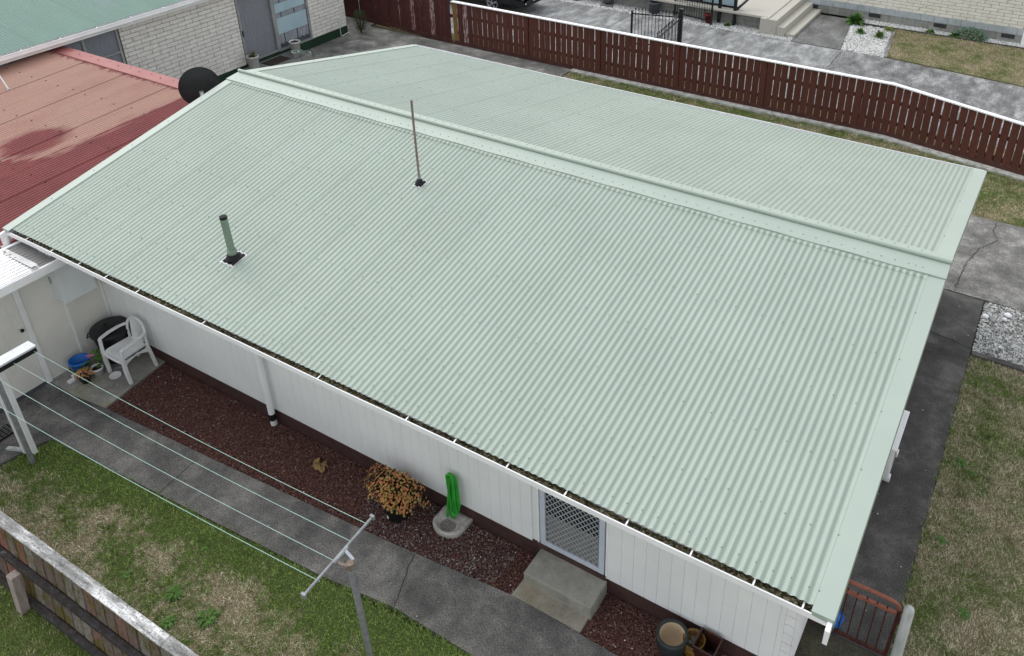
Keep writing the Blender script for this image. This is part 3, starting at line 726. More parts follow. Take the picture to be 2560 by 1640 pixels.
# vent pipe
vb = (3.75, -3.47)
vent = MB().tube([(vb[0], vb[1], zr(3.47) + .02), (vb[0] - .015, vb[1], 3.12)], .048, 18).obj('vent_pipe', 'vent_green', house)
mb = MB().tube([(vb[0] - .015, vb[1], 3.115), (vb[0] - .015, vb[1], 3.15)], .05, 18).obj('vent_cap', 'dark', vent)
mb = MB()
for k in range(4): mb.beam((vb[0] - .05 + .022 * k, vb[1] - .03, 3.154), (vb[0] - .05 + .022 * k, vb[1] + .03, 3.154), .007, .004)
mb.obj('cap_grille', 'vent_iron', vent)
MB().lathe((vb[0], vb[1], zr(3.47) + .075), [(.055, 0), (.066, .005), (.066, .05), (.052, .062), (.05, .07)], 20).obj('collar', 'vent_green', vent)
MB().lathe((vb[0], vb[1], zr(3.47) + .01), [(.105, 0), (.085, .02), (.075, .05), (.06, .075), (.055, .09)], 20).obj('rubber_boot', 'rubber', vent)
def boot(cx, cy, hw, name, mat, parent, inner=0, lift=.006):
    mb = MB(); N = 20
    fn = lambda u, v_: (cx - hw + 2 * hw * u, cy - hw + 2 * hw * v_, zr(cy - hw + 2 * hw * v_) + corr(cx - hw + 2 * hw * u) * 1.0 + lift)
    mb.grid(fn, N, N); return mb.obj(name, mat, parent)
boot(vb[0], vb[1], .128, 'flashing_edge', 'alu_edge', vent, lift=.005); boot(vb[0], vb[1], .11, 'flashing_sheet', 'rubber', vent, lift=.010)
# aerial mast
mx, my = 5.118, -1.244
mast = MB().tube([(mx, my, zr(my) + .02), (mx - .004, my, 3.9), (mx, my, 4.24)], .0165, 10).obj('aerial_mast', 'mast_brown', house)
MB().tube([(mx, my, zr(my) + .0), (mx, my, zr(my) + .16)], [.026, .021], 10).obj('mast_sleeve', 'galv_dull', mast)
MB().lathe((mx, my, zr(my) + .01), [(.07, 0), (.05, .03), (.03, .07), (.02, .075)], 14).obj('rubber_boot', 'rubber', mast)
boot(mx, my, .082, 'flashing_edge', 'alu_edge', mast, lift=.005); boot(mx, my, .066, 'flashing_sheet', 'rubber', mast, lift=.010)

# ================================================================== LEAN-TO beside the house (white wall, door, canopy)
lean = thing('lean_to', 'off-white lean-to wall with a door under a clear canopy', 'shed', (.3, -5.2, 0))
XL = .6
lw = MB().box(.30, XL, -8.0, -3.64, -.05, 2.02).obj('wall', 'warm_wall', lean)
for y in (-4.262, -3.70): MB().box(XL, XL + .012, y - .016, y + .016, .05, 1.98).obj('batten', 'white_wall', lw)
ld = MB().box(XL + .002, XL + .022, -5.62, -4.885, .06, 1.97).obj('door', 'warm_wall', lean)
for k in range(5): MB().box(XL + .021, XL + .0245, -5.60 + .145 * k, -5.60 + .145 * k + .137, .07, 1.96).obj('door_board', 'warm_wall', ld)
MB().tube([(XL + .022, -4.945, 1.07), (XL + .05, -4.945, 1.07), (XL + .075, -4.945, 1.07)], [.012, .014, .028], 12).obj('door_knob', 'dark', ld)
MB().box(XL + .02, XL + .03, -4.98, -4.91, 1.03, 1.11).obj('knob_plate', 'warm_wall', ld)
MB().box(XL, XL + .028, -4.88, -4.80, .0, 1.99).obj('door_jamb', 'white_paint', ld)
MB().box(XL, XL + .03, -5.7, -4.88, .0, .055).obj('door_sill', 'grey_bin', ld)
cab = MB().box(XL + .002, .90, -4.37, -3.885, 1.25, 2.15).obj('wall_cabinet', 'cabinet_white', lean, .006)
MB().box(.9005, .906, -4.36, -3.895, 1.26, 2.14).obj('cabinet_door', 'cabinet_white', cab)
MB().box(.66, .69, -4.385, -4.371, 1.55, 1.66).obj('cabinet_latch', 'galv', cab)
beam = MB().box(1.02, 1.075, -7.5, -3.75, 1.955, 2.085).obj('canopy_beam', 'white_paint', lean, .004)
MB().box(.20, .25, -7.5, -4.28, 2.06, 2.14).obj('canopy_rail', 'white_paint', lean)
MB().grid(lambda u, v_: (.25 + .80 * u, -4.60 - 2.9 * v_, 2.135 - .03 * u + .008 * math.cos(u * .80 / .0762 * 6.283)), 88, 4).obj('clear_sheet', 'clear_sheet', lean)
MB().grid(lambda u, v_: (.25 + .80 * u, -3.8 - .86 * v_, 2.118 - .03 * u + .008 * math.cos(u * .80 / .0762 * 6.283)), 88, 4).obj('smoked_sheet', 'smoke_sheet', lean)
for k in range(6): MB().lathe((.33 + .13 * k, -4.66, 2.14 - .004 * k), [(.017, 0), (.017, .006), (.006, .010), (.001, .014)], 8).obj('sheet_screw', 'grate', lean)
MB().box(.28, 1.03, -4.69, -4.60, 2.135, 2.139).obj('sheet_flashing', 'clear_sheet', lean)

# ================================================================== RED CARPORT
car_port = thing('carport', 'carport with a faded red corrugated roof and darker red patches', 'carport', (-3.2, -2.5, 0))
def zred(y): return 2.3 + .045 * (y - .55)
pitch_r = .0762
def red_sheet(wdt):
    return MB().grid(lambda u, v_: (wdt * u, .48 - 7.2 * v_, zred(.48 - 7.2 * v_) + .0115 * math.cos(u * wdt / pitch_r * 2 * math.pi) + .003 * (u > .985)), 72, 5).data('roof_sheet', 'red_roof')
rme = red_sheet(pitch_r * 9)
rroof = MB().box(-6.7, .05, -6.6, .5, 1.80, 1.90).obj('ceiling', 'white_wall', car_port)
for k in range(10): link('roof_sheet', rme, rroof, loc=(.18 - pitch_r * 9 * (k + 1), 0, 0 if k % 2 else .0025))
mb = MB(); v = []
for x in (-6.62, .1): v += [(x, .27, zred(.27) + .012), (x, .275, zred(.27) + .022), (x, .55, zred(.55) + .035), (x, .575, zred(.55) + .02), (x, .575, zred(.55) - .12)]
mb.add(v, [(j, 5 + j, 6 + j, 1 + j) for j in range(4)]); capr = mb.obj('roof_capping', 'red_cap', rroof)
pts = []
for k in range(18): pts.append((-6.45 + .34 * k, .42 + .05 * (k % 2), zred(.45) + .032))
for k in range(15):
    for j, y in enumerate((-.75, -1.95, -3.15)):
        pts.append((-6.5 + pitch_r * (6 * k + 2 * j), y + .03 * math.sin(k * 3 + j), zred(y) + .0085))
mb = MB()
for p in pts: mb.lathe(p, [(.013, -.003), (.013, .003), (.005, .008), (.001, .009)], 6)
tag(mb.obj('roofing_screws', 'gate_rust', rroof), kind='stuff')
MB().box(-6.62, .1, .50, .56, 1.85, 2.26).obj('fascia', 'red_cap', car_port)
for x in (-6.3, -3.2, -.15): MB().box(x - .05, x + .05, .40, .50, -.05, 1.85).obj('post', 'white_paint', car_port)
pole = thing('aerial_stay', 'thin white stay pole standing on the red roof', 'pole', (-5.41, -1.34, 2.2))
MB().tube([(-5.41, -1.34, zred(-1.34)), (-5.75, -1.35, 2.75), (-6.3, -1.37, 3.4)], .014, 8).obj('pole', 'white_paint', pole)
MB().lathe((-5.41, -1.34, zred(-1.34)), [(.05, 0), (.04, .012), (.014, .02)], 10).obj('foot', 'galv_dull', pole)

# satellite dish
dish = thing('satellite_dish', 'black satellite dish seen from behind past the roof edge', 'satellite dish', (-.42, -.55, 2.2))
ax = Vector((-.84, .54, .08)).normalized()
sidev = ax.cross(Vector((0, 0, 1))).normalized(); upv = sidev.cross(ax)
c0 = Vector((-.4, -.55, 3.03)); RX, RZ, DP = .345, .375, .085
def dish_fn(off):
    def fn(u, v_):
        t = 2 * math.pi * u; r = v_
        p = c0 + sidev * (RX * r * math.cos(t)) + upv * (RZ * r * math.sin(t)) + ax * (DP * (r * r - 1) + off)
        return tuple(p)
    return fn
MB().grid(dish_fn(0), 40, 10).grid(dish_fn(.006), 40, 10).obj('reflector', 'black_plastic', dish)
MB().tube([c0 + sidev * (RX * math.cos(t)) + upv * (RZ * math.sin(t)) + ax * .003 for t in (2 * math.pi * k / 40 for k in range(40))], .009, 6, close=True).obj('rim', 'black_plastic', dish)
bk = c0 - ax * (DP + .03) - upv * .13
brk = MB().beam(bk + upv * .10, bk - upv * .16, .07, .05, tuple(ax)).obj('mount_bracket', 'galv', dish)
MB().beam(bk + upv * .085 - ax * .03, bk - upv * .02 - ax * .03, .04, .012, tuple(ax)).obj('bracket_scale', 'white_plastic', brk)
MB().tube([bk - upv * .10 - ax * .03, bk - upv * .22 - ax * .03, (bk.x, bk.y, zred(-.5))], .022, 10).obj('mast', 'galv', dish)
MB().tube([c0 - upv * .40 + ax * .0, c0 - upv * .42 + ax * .30, c0 - upv * .10 + ax * .5], .012, 8).obj('feed_arm', 'galv', dish)
MB().tube([c0 - upv * .12 + ax * .5, c0 - upv * .07 + ax * .4], .03, 10).obj('receiver', 'white_plastic', dish)

# ================================================================== BRICK HOUSE behind (white stone blocks, green roof)
bh = thing('brick_house', 'white stone-block house with a green corrugated roof', 'house', (-9.5, 4.0, 0))
XB = -6.75
mb = MB()
for y0, y1, z0, z1 in ((-6, -1.5, .2, 2.6), (-1.5, 2.0, .2, 1.30), (2.0, 5.37, .2, 2.6), (5.37, 7.85, 2.35, 2.6), (5.37, 7.85, .2, .262), (7.85, 9.30, .2, 2.6), (-1.5, 2.0, 2.5, 2.6)): mb.box(-7.1, XB - .02, y0, y1, z0, z1)
mb.box(-14, -7.1, -6, 9.29, .2, 2.6)
bw_wall = mb.obj('wall', 'mortar_dark', bh)
MB().box(-14, XB + .004, -6, 9.305, -.05, .262).obj('foundation', 'green_found', bh)
holes = [(-9, 2.0, 1.2, 9), (5.36, 7.86, 0, 2.32)]        # window and door/window openings on the side wall (y0,y1,z0,z1)
BL, BHh, J = .425, .1065, .012
def brick_data(l, nm='brick', mat='stone_white', depth=.05, hgt=BHh - J):
    mb = MB(); e = .004
    mb.v += [(0, 0, 0), (0, l, 0), (0, l, hgt), (0, 0, hgt), (depth - e, 0, 0), (depth - e, l, 0), (depth - e, l, hgt), (depth - e, 0, hgt), (depth, e, e), (depth, l - e, e), (depth, l - e, hgt - e), (depth, e, hgt - e)]
    mb.f += [(4, 5, 9, 8), (5, 6, 10, 9), (6, 7, 11, 10), (7, 4, 8, 11), (8, 9, 10, 11), (0, 4, 7, 3), (1, 2, 6, 5), (2, 3, 7, 6), (0, 1, 5, 4)]; mb.sm += [False] * 9
    return mb.data(nm, mat)
cache = {}
def put_brick(l, loc, parent, mat='stone_white', rot=None):
    key = (round(l, 3), mat)
    if key not in cache: cache[key] = brick_data(l, mat=mat)
    o = link('brick', cache[key], parent, loc=loc)
    if rot is not None: o.rotation_euler = rot
    return o
def runs(y0, y1, z):
    segs = [(y0, y1)]
    for a_, b_, c_, d_ in holes:
        if c_ - .05 < z + BHh / 2 < d_:
            nx_ = []
            for p, q in segs:
                if b_ <= p or a_ >= q: nx_.append((p, q)); continue
                if a_ > p: nx_.append((p, a_))
                if b_ < q: nx_.append((b_, q))
            segs = nx_
    return segs
row = 0; z = .268
while z < 2.36:
    offs = (0, .5)[row % 2] * BL
    for a_, b_ in runs(1.2, 9.30, z):
        y = 9.30 - offs if offs else 9.30
        edges = []; yy = 9.30 + offs
        while yy > -1: edges.append(yy); yy -= BL
        for e1 in edges:
            lo_, hi_ = max(a_, e1 - BL), min(b_, e1)
            if hi_ - lo_ > .05: put_brick(hi_ - lo_ - J, (XB - .045, lo_ + J / 2, z), bw_wall)
    z += BHh; row += 1
# end face returns at the right hand corner are left to the mortar wall
# window with curtains near the carport
win = MB().box(XB - .06, XB - .035, -1.5, 1.98, 1.30, 2.5).obj('window', 'curtain', bh)
fr = MB()
for y in (1.945, 1.10, -.6): fr.box(XB - .04, XB + .0, y - .03, y + .03, 1.30, 2.45)
fr.box(XB - .04, XB - .002, -1.5, 1.92, 1.30, 1.37).box(XB - .04, XB - .002, 1.13, 1.915, 1.70, 1.745)
fr.obj('frame', 'alu_frame', win)
for y0, y1, z0, z1 in ((1.14, 1.915, 1.745, 2.45), (1.14, 1.915, 1.37, 1.70), (-.57, 1.07, 1.37, 2.45)):
    MB().box(XB - .033, XB - .030, y0, y1, z0, z1).obj('pane', 'window_glass', win)
# door with diagonal grille, and full-height window with film bands
bd = MB().box(XB - .10, XB - .08, 5.38, 6.56, .30, 2.35).obj('door', 'curtain', bh)
mb = MB()
for y in (5.40, 6.54): mb.box(XB - .05, XB + .015, y - .03, y + .03, .285, 2.35)
mb.box(XB - .05, XB + .014, 5.43, 6.51, .285, .34).obj('door_frame', 'alu_frame', bd)
mb = MB(); gx0, gx1, gz0, gz1 = 5.43, 6.51, .34, 2.35
grille(lambda a_, b_, sg: mb.beam((XB - .01 - .003 * sg, a_[0], a_[1]), (XB - .01 - .003 * sg, b_[0], b_[1]), .010, .005, (1, 0, 0)), .04, .052, gx0 - 3, gx1 + 3, .082)
mb.obj('diamond_grille', 'galv_dull', bd)
MB().box(XB + .0, XB + .03, 5.40, 5.435, 1.05, 1.22).obj('door_handle', 'dark', bd)
wn = MB().box(XB - .10, XB - .09, 6.6, 7.84, .30, 2.35).obj('window', 'dark', bh)
mb = MB(); 
mb.grid(lambda u, v_: (XB - .07 + .018 * math.sin(u * 46) + .008 * math.sin(u * 17), 6.62 + 1.19 * u, .42 + .03 * abs(math.sin(u * 23)) + 1.9 * v_), 90, 3).obj('curtain', 'curtain_white', wn)
MB().box(XB - .031, XB - .028, 6.62, 7.80, .33, 2.34).obj('pane', 'window_glass', wn)
for z0, z1 in ((.74, 1.20), (1.36, 1.62), (1.78, 2.02), (2.15, 2.3)): MB().box(XB - .027, XB - .025, 6.63, 7.77, z0, z1).obj('film_band', 'film_blue', wn)
mb = MB()
for y in (6.60, 7.82): mb.box(XB - .05, XB + .012, y - .03, y + .03, .262, 2.35)
mb.box(XB - .05, XB + .011, 6.63, 7.79, .262, .32).obj('window_frame', 'alu_frame', wn)
# eave, gutter, roof
MB().box(XB - .02, -6.42, -6, 9.6, 2.44, 2.455).obj('soffit', 'white_wall', bh)
MB().box(-6.44, -6.415, -6, 9.75, 2.39, 2.57).obj('fascia', 'white_paint', bh)
gp = [(-6.41, 2.60), (-6.41, 2.47), (-6.40, 2.462), (-6.33, 2.462), (-6.315, 2.475), (-6.305, 2.50), (-6.312, 2.55), (-6.305, 2.575), (-6.315, 2.585), (-6.33, 2.575), (-6.328, 2.49), (-6.40, 2.475)]
mb = MB(); v = [(x, y, z_) for y in (-6, 9.8) for x, z_ in gp]; m = len(gp)
mb.add(v, [(j, j + 1, m + j + 1, m + j) for j in range(m - 1)]); gb = mb.obj('gutter', 'white_paint', bh)
for k in range(18): MB().beam((-6.31, -5.6 + .86 * k, 2.586), (-6.41, -5.6 + .86 * k, 2.60), .025, .004).obj('gutter_bracket', 'white_paint', gb)
groof = MB().add([(-6.4, -6, 2.55), (-6.4, 9.7, 2.55), (-11, 9.7, 3.38), (-11, -6, 3.38)], [(0, 1, 2, 3)]).obj('roof', 'white_wall', bh)
gme = MB().grid(lambda u, v_: (-6.36 - 4.6 * v_, .762 * u, 2.605 + .18 * 4.6 * v_ + .0085 * math.cos(u * 20 * math.pi)), 80, 3).data('roof_sheet', 'green_roof')
for k in range(14): link('roof_sheet', gme, groof, loc=(0, -2.4 + .762 * k, .0015 * (k % 2)))
# fixings on the wall
box_ = MB().box(XB + .006, XB + .03, 8.94, 9.08, .36, .60).obj('outlet_box', 'stone_box', bh)
MB().tube([(XB + .03, 8.97, .37), (XB + .03, 8.97, .03), (XB + .05, 9.0, .02), (XB + .05, 9.28, .05)], .012, 8).obj('conduit', 'white_plastic', bh)
# porch step with mat and pots
ps = thing('block_step', 'low grey block step below the grille door of the stone house', 'step', (-6.4, 6.4, 0))
MB().box(-6.742, -6.02, 5.05, 7.05, -.02, .19).obj('tread', 'slab_grey', ps, .01)
for k in range(5): MB().box(-6.02, -5.99, 5.06 + .4 * k, 5.06 + .4 * k + .385, .0, .185).obj('block', 'block_grey', ps, .004)
mat_ = tag(MB().box(-6.62, -6.2, 5.75, 6.45, .192, .207).obj('door_mat', 'doormat'), 'brown coir mat on the block step', 'mat')

def pot_prof(r0, r1, h, lip=.012, wall=.012):
    return [(.001, 0), (r0, 0), (r1, h - .03), (r1 + lip, h - .03), (r1 + lip, h), (r1 - wall * .4, h), (r0 - wall + (r1 - r0) * .75, h * .78)]
def leaf_tuft(mb, c, n, ln, wd, up=.6, rd=None, spread=1.0):
    rd = rd or random
    for _ in range(n):
        t = rd.uniform(0, 6.283); e = rd.uniform(.15, 1.2) * up; l = ln * rd.uniform(.6, 1.1)
        d = Vector((math.cos(t) * math.cos(e) * spread, math.sin(t) * math.cos(e) * spread, math.sin(e))); q = Vector((-math.sin(t), math.cos(t), 0)) * wd
        b = Vector(c); m1 = b + d * l * .55 + Vector((0, 0, .02 * l)); tip = b + d * l + Vector((0, 0, -.35 * l * math.cos(e) ** 2))
        mb.add([b - q * .4, b + q * .4, m1 + q, tip, m1 - q], [(0, 1, 2, 4), (4, 2, 3)])
    return mb
def potted(name, label, loc, prof, pmat, plant=None, soil=None, cat='pot', group=None):
    t = thing(name, label, cat, loc, group); x, y, z_ = loc
    MB().lathe(loc, prof, 24).obj('pot', pmat, t)
    if soil: MB().disc((x, y, z_ + soil[1]), soil[0]).obj('soil', 'soil', t)
    if plant: plant(t)
    return t
rdp = random.Random(5)
potted('planter_pot', 'white pot of reedy leaves standing beside the grille door', (-6.42, 5.34, .19), pot_prof(.13, .155, .40), 'white_plastic',
       lambda t: leaf_tuft(MB(), (-6.42, 5.34, .53), 90, .26, .010, 1.0, rdp).obj('leaves', 'grass_reed', t), (.14, .35))
potted('planter_pot', 'tall white pot of bare soil on the block step', (-6.42, 6.86, .19), pot_prof(.12, .15, .36), 'white_plastic',
       lambda t: leaf_tuft(MB(), (-6.42, 6.86, .54), 6, .08, .012, 1.0, rdp).obj('sprout', 'leaf_green', t), (.135, .33))
potted('planter_pot', 'small grey-white pot with trailing sage leaves on the block step', (-6.18, 6.62, .19), pot_prof(.075, .10, .17), 'stone_white',
       lambda t: leaf_tuft(MB(), (-6.12, 6.68, .33), 70, .22, .012, .4, rdp).obj('leaves', 'sage_green', t), (.085, .15))
potted('planter_pot', 'small white bowl of pale leaves at the corner of the block step', (-6.28, 7.12, 0), pot_prof(.08, .11, .15), 'white_plastic',
       lambda t: leaf_tuft(MB(), (-6.28, 7.12, .13), 60, .13, .014, .8, rdp).obj('leaves', 'sage_green', t), (.09, .13))
# upright bush at the house corner
bush = thing('bush', 'dull green upright bush growing at the stone house corner', 'bush', (-6.42, 9.55, 0))
mb = MB(); rdb = random.Random(9)
for k in range(9):
    t = rdb.uniform(0, 6.28); mb.tube([(-6.42, 9.55, 0), (-6.42 + .1 * math.cos(t), 9.55 + .1 * math.sin(t), .3), (-6.42 + .17 * math.cos(t), 9.55 + .17 * math.sin(t), .55)], [.014, .01, .005], 5)
mb.obj('stems', 'soil', bush); mb = MB()
for _ in range(1500):
    t = rdb.uniform(0, 6.28); z_ = rdb.uniform(.08, .72); rad = .24 * math.sqrt(rdb.random()) * (1 - .45 * abs(z_ - .38) / .36) * rdb.uniform(.85, 1.15)
    c_ = Vector((-6.42 + rad * math.cos(t), 9.55 + rad * math.sin(t), z_)); d = Vector((rdb.gauss(0, .5), rdb.gauss(0, .5), rdb.uniform(.4, 1))).normalized() * rdb.uniform(.03, .07)
    q = d.cross(Vector((rdb.gauss(0, 1), rdb.gauss(0, 1), .1))).normalized() * .006
    mb.add([c_ - q, c_ + q, c_ + d], [(0, 1, 2)])
tag(mb.obj('foliage', 'conifer', bush), kind='stuff')

# ================================================================== BROWN PALING FENCE
def fence_geom(name, label, x0, x1, fy, top, mat, pit, wd, capz=None, seed=1, base_mat='fence_board', special=None, zb=.115, rails=(.36, .88)):
    rd_ = random.Random(seed); fe = thing(name, label, 'fence', ((x0 + x1) / 2, fy((x0 + x1) / 2), 0))
    x = x0; i = 0; datas = {}
    while x < x1 - wd * .5:
        y = fy(x + wd / 2); tp = top(x + wd / 2); dyd = (fy(x + wd) - fy(x)) / wd
        w_ = wd + rd_.uniform(-.008, .004); m_ = special.get(i, mat) if special else mat
        me = MB().box(0, w_, -.009, .009, zb, tp - .012 + rd_.uniform(-.004, .004)).data('paling', m_)
        o = link('paling', me, fe, loc=(x, y + rd_.uniform(-.002, .002), 0)); o.rotation_euler = (rd_.uniform(-.004, .004), rd_.uniform(-.008, .008), math.atan(dyd))
        x += pit; i += 1
    def strip(a_, b_, n_, y0, y1, z0f, z1f, nm, m_):
        mb = MB(); X = np.linspace(a_, b_, n_ + 1)
        v = []
        for xx in X:
            yy = fy(xx); v += [(xx, yy + y0, z0f(xx)), (xx, yy + y1, z0f(xx)), (xx, yy + y1, z1f(xx)), (xx, yy + y0, z1f(xx))]
        f = [(0, 1, 2, 3), (4 * n_ + 3, 4 * n_ + 2, 4 * n_ + 1, 4 * n_)]
        for i_ in range(n_):
            a4 = 4 * i_
            for j in range(4): f.append((a4 + j, a4 + 4 + j, a4 + 4 + (j + 1) % 4, a4 + (j + 1) % 4))
        mb.add(v, f); return mb.obj(nm, m_, fe)
    for rz in rails: strip(x0, x1, 24, .011, .055, lambda q, rz=rz: rz - .045 + (top(q) - 1.3), lambda q, rz=rz: rz + .045 + (top(q) - 1.3), 'rail', mat)
    xx = x0 + .3
    while xx < x1:
        MB().box(xx - .05, xx + .05, fy(xx) + .057, fy(xx) + .155, -.05, top(xx) - .05).obj('post', mat, fe); xx += 2.35
    n_ = 5; seg = (x1 - x0) / n_
    for k in range(n_): strip(x0 + seg * k, x0 + seg * (k + 1) - .006, 6, -.03 - .003 * (k % 2), -.011, lambda q: -.04, lambda q: .118, 'base_board', base_mat)
    if capz: strip(x0 - .02, x1, 30, -.055, .065, lambda q: top(q), lambda q: top(q) + .028, 'cap', 'white_paint')
    return fe
def fyA(x): return 10.25 if x < 9.56 else 10.25 - (x - 9.56) * .185
def topA(x): return 1.30 if x < 9.5 else 1.30 - (x - 9.5) * .055
fence_geom('paling_fence', 'dark brown paling fence with a white painted cap rail', -3.27, 15.0, fyA, topA, 'stain_brown', .181, .160, True, 4, special={0: 'paling_bare', 2: 'paling_peeled', 1: 'stain_worn', 3: 'stain_worn'})
fence_geom('paling_fence', 'taller worn red-brown paling fence behind the stone house yard', -11.0, -3.30, lambda x: 10.25 - (x + 3.3) * .075, lambda x: 1.75, 'stain_worn', .166, .152, None, 8, rails=(.4, 1.0, 1.5), special={41: 'paling_peeled', 36: 'paling_peeled'})
tag(MB().prism([(.92, 10.03), (9.3, 10.05), (15, 9.05), (15, 9.22), (9.5, 10.22), (.92, 10.22)], -.08, .025).obj('mowing_strip', 'offwhite_edge'), kind='structure')

# ================================================================== PALE BLOCK HOUSE across the driveway
rh = thing('block_house', 'cream stone-block house on a grey block base across the driveway', 'house', (8.3, 21, 0))
YR = 18.95
rwall = MB().box(4.6, 11.66, YR + .05, 26, 0, 2.9).obj('wall', 'mortar_tan', rh)
BL2, BH2 = .406, .1005
cb = {}
def rbrick(l, hgt, loc, parent, mat, nm='brick', dep=.05):
    key = (round(l, 3), round(hgt, 3), mat)
    if key not in cb:
        mb = MB(); e = .005
        mb.v += [(0, dep, 0), (l, dep, 0), (l, dep, hgt), (0, dep, hgt), (0, e, 0), (l, e, 0), (l, e, hgt), (0, e, hgt), (e, 0, e), (l - e, 0, e), (l - e, 0, hgt - e), (e, 0, hgt - e)]
        mb.f += [(4, 5, 9, 8), (5, 6, 10, 9), (6, 7, 11, 10), (7, 4, 8, 11), (8, 9, 10, 11), (0, 4, 7, 3), (1, 2, 6, 5), (2, 3, 7, 6), (0, 1, 5, 4)]; mb.sm += [False] * 9
        cb[key] = mb.data(nm, mat)
    return link(nm, cb[key], parent, loc=loc)
for r_ in range(11):
    z_ = .455 + r_ * BH2; xx = 4.7 + (BL2 / 2 if r_ % 2 else 0)
    while xx < 11.60:
        l = min(BL2, 11.62 - xx) - .010
        if l > .08: rbrick(l, BH2 - .009, (xx, YR, z_), rwall, 'stone_cream')
        xx += BL2
xx = 4.65
while xx < 11.5:
    l = min(.40, 11.64 - xx); rbrick(l - .006, .195, (xx, YR - .02, .255), rwall, 'block_band', 'base_block', .07); xx += .40
xx = 4.5; vents = [5.18, 7.23, 9.26, 11.23]
while xx < 11.5:
    l = min(.40, 11.64 - xx); rbrick(l - .006, .255, (xx, YR - .005, -.005), rwall, 'block_grey', 'base_block', .06); xx += .40
for vx in vents:
    vt = MB().box(vx - .19, vx + .19, YR - .016, YR - .006, .115, .235).obj('air_vent', 'dark', rh)
    mb = MB()
    for k in range(9): mb.box(vx - .19 + .045 * k, vx - .18 + .045 * k, YR - .022, YR - .0165, .115, .235)
    for k in range(4): mb.box(vx - .19, vx + .19, YR - .0245, YR - .0225, .115 + .036 * k, .125 + .036 * k)
    mb.obj('vent_grid', 'vent_iron', vt)
MB().box(11.62, 11.74, YR - .05, YR + .05, .0, 2.9).obj('corner_post', 'white_paint', rh)
# porch: block wall, slab, steps, posts, windows
porch = thing('porch', 'raised porch with pebbled concrete steps and black posts', 'porch', (3.0, 17.2, 0))
pw = MB().box(-3.4, 4.38, 16.30, 18.9, -.05, .43).obj('porch_wall', 'mortar_tan', porch)
for r_ in range(2):
    xx = -3.4 + (.2 if r_ else 0)
    while xx < 4.38:
        l = min(.40, 4.40 - xx); rbrick(l - .008, .205, (xx, 16.27, .0 + .212 * r_), pw, 'block_grey', 'block', .05); xx += .40
MB().box(-3.45, 4.60, 16.02, 18.94, .43, .50).obj('porch_slab', 'pebble_conc', porch, .006)
for x0, x1, y0, z1 in ((4.40, 4.93, 15.86, .49), (4.93, 5.20, 15.88, .30), (5.20, 5.50, 15.95, .10)):
    MB().box(x0, x1 - .004, y0, 18.93, -.03, z1).obj('step', 'pebble_conc', porch, .008)
MB().box(4.60, 4.65, 15.87, 18.9, .496, .515).obj('step', 'pebble_conc', porch)
for px0 in (3.45, 2.93): MB().box(px0 - .045, px0 + .045, 16.11, 16.2, 0 if px0 > 3 else .0, 2.6).obj('porch_post', 'iron_black', porch)
mb = MB(); mb.box(2.2, 3.5, 16.32, 16.36, .51, .57).box(2.2, 2.26, 16.32, 16.36, .57, 2.4).obj('window_frame', 'iron_black', porch)
MB().box(2.26, 3.42, 16.37, 16.39, .57, 2.3).obj('window_pane', 'film_blue', porch)
MB().beam((3.48, 16.2, .52), (3.95, 16.9, 1.1), .06, .06).obj('handrail', 'iron_black', porch)
MB().box(-.9, 2.2, 16.32, 16.36, .51, 1.4).obj('porch_screen', 'glass_dark', porch)

# wrought iron gates
def iron_panel(name, label, a_, b_, z0, z1, npk, spikes=True, round_=False, group=None):
    a_ = Vector((*a_, 0)); b_ = Vector((*b_, 0)); t = thing(name, label, 'gate', tuple(a_), group)
    d = (b_ - a_)
    for f_ in (0, 1):
        p = a_ + d * f_; MB().box(p.x - .025, p.x + .025, p.y - .025, p.y + .025, -.02 if not round_ else z0, z1 + .03).obj('post', 'iron_black', t)
    for zz_ in (z0 + .02, z1 - .06): MB().beam(a_ + Vector((0, 0, zz_)), b_ + Vector((0, 0, zz_)), .03, .035).obj('rail', 'iron_black', t)
    for k in range(1, npk):
        p = a_ + d * (k / npk); tp = z1 + (.08 if spikes else -.06)
        pk = MB().tube([(p.x, p.y, z0), (p.x, p.y, tp)], .009, 6).obj('picket', 'iron_black', t)
        if spikes: MB().lathe((p.x, p.y, tp - .02), [(.008, 0), (.024, .02), (.001, .075)], 6).obj('spike', 'iron_black', pk)
    return t
iron_panel('iron_gate', 'spiked black iron gate panel standing across the driveway', (1.47, 12.75), (2.84, 13.13), .08, 1.08, 14)
iron_panel('iron_gate', 'spiked black iron gate leaf swung open behind the white fence cap', (2.90, 13.10), (3.1, 10.95), .08, 1.08, 15)
gp_ = thing('gate_post', 'stout black iron gate post with a cap between the gate leaves', 'post', (2.88, 13.13, 0))
MB().box(2.83, 2.93, 13.09, 13.18, -.02, 1.25).obj('shaft', 'iron_black', gp_); MB().box(2.82, 2.94, 13.08, 13.19, 1.25, 1.28).obj('cap', 'iron_black', gp_)
iron_panel('iron_gate', 'tall plain black iron gate folded back against the porch wall', (1.38, 16.12), (2.80, 15.82), .10, 1.25, 15, False)
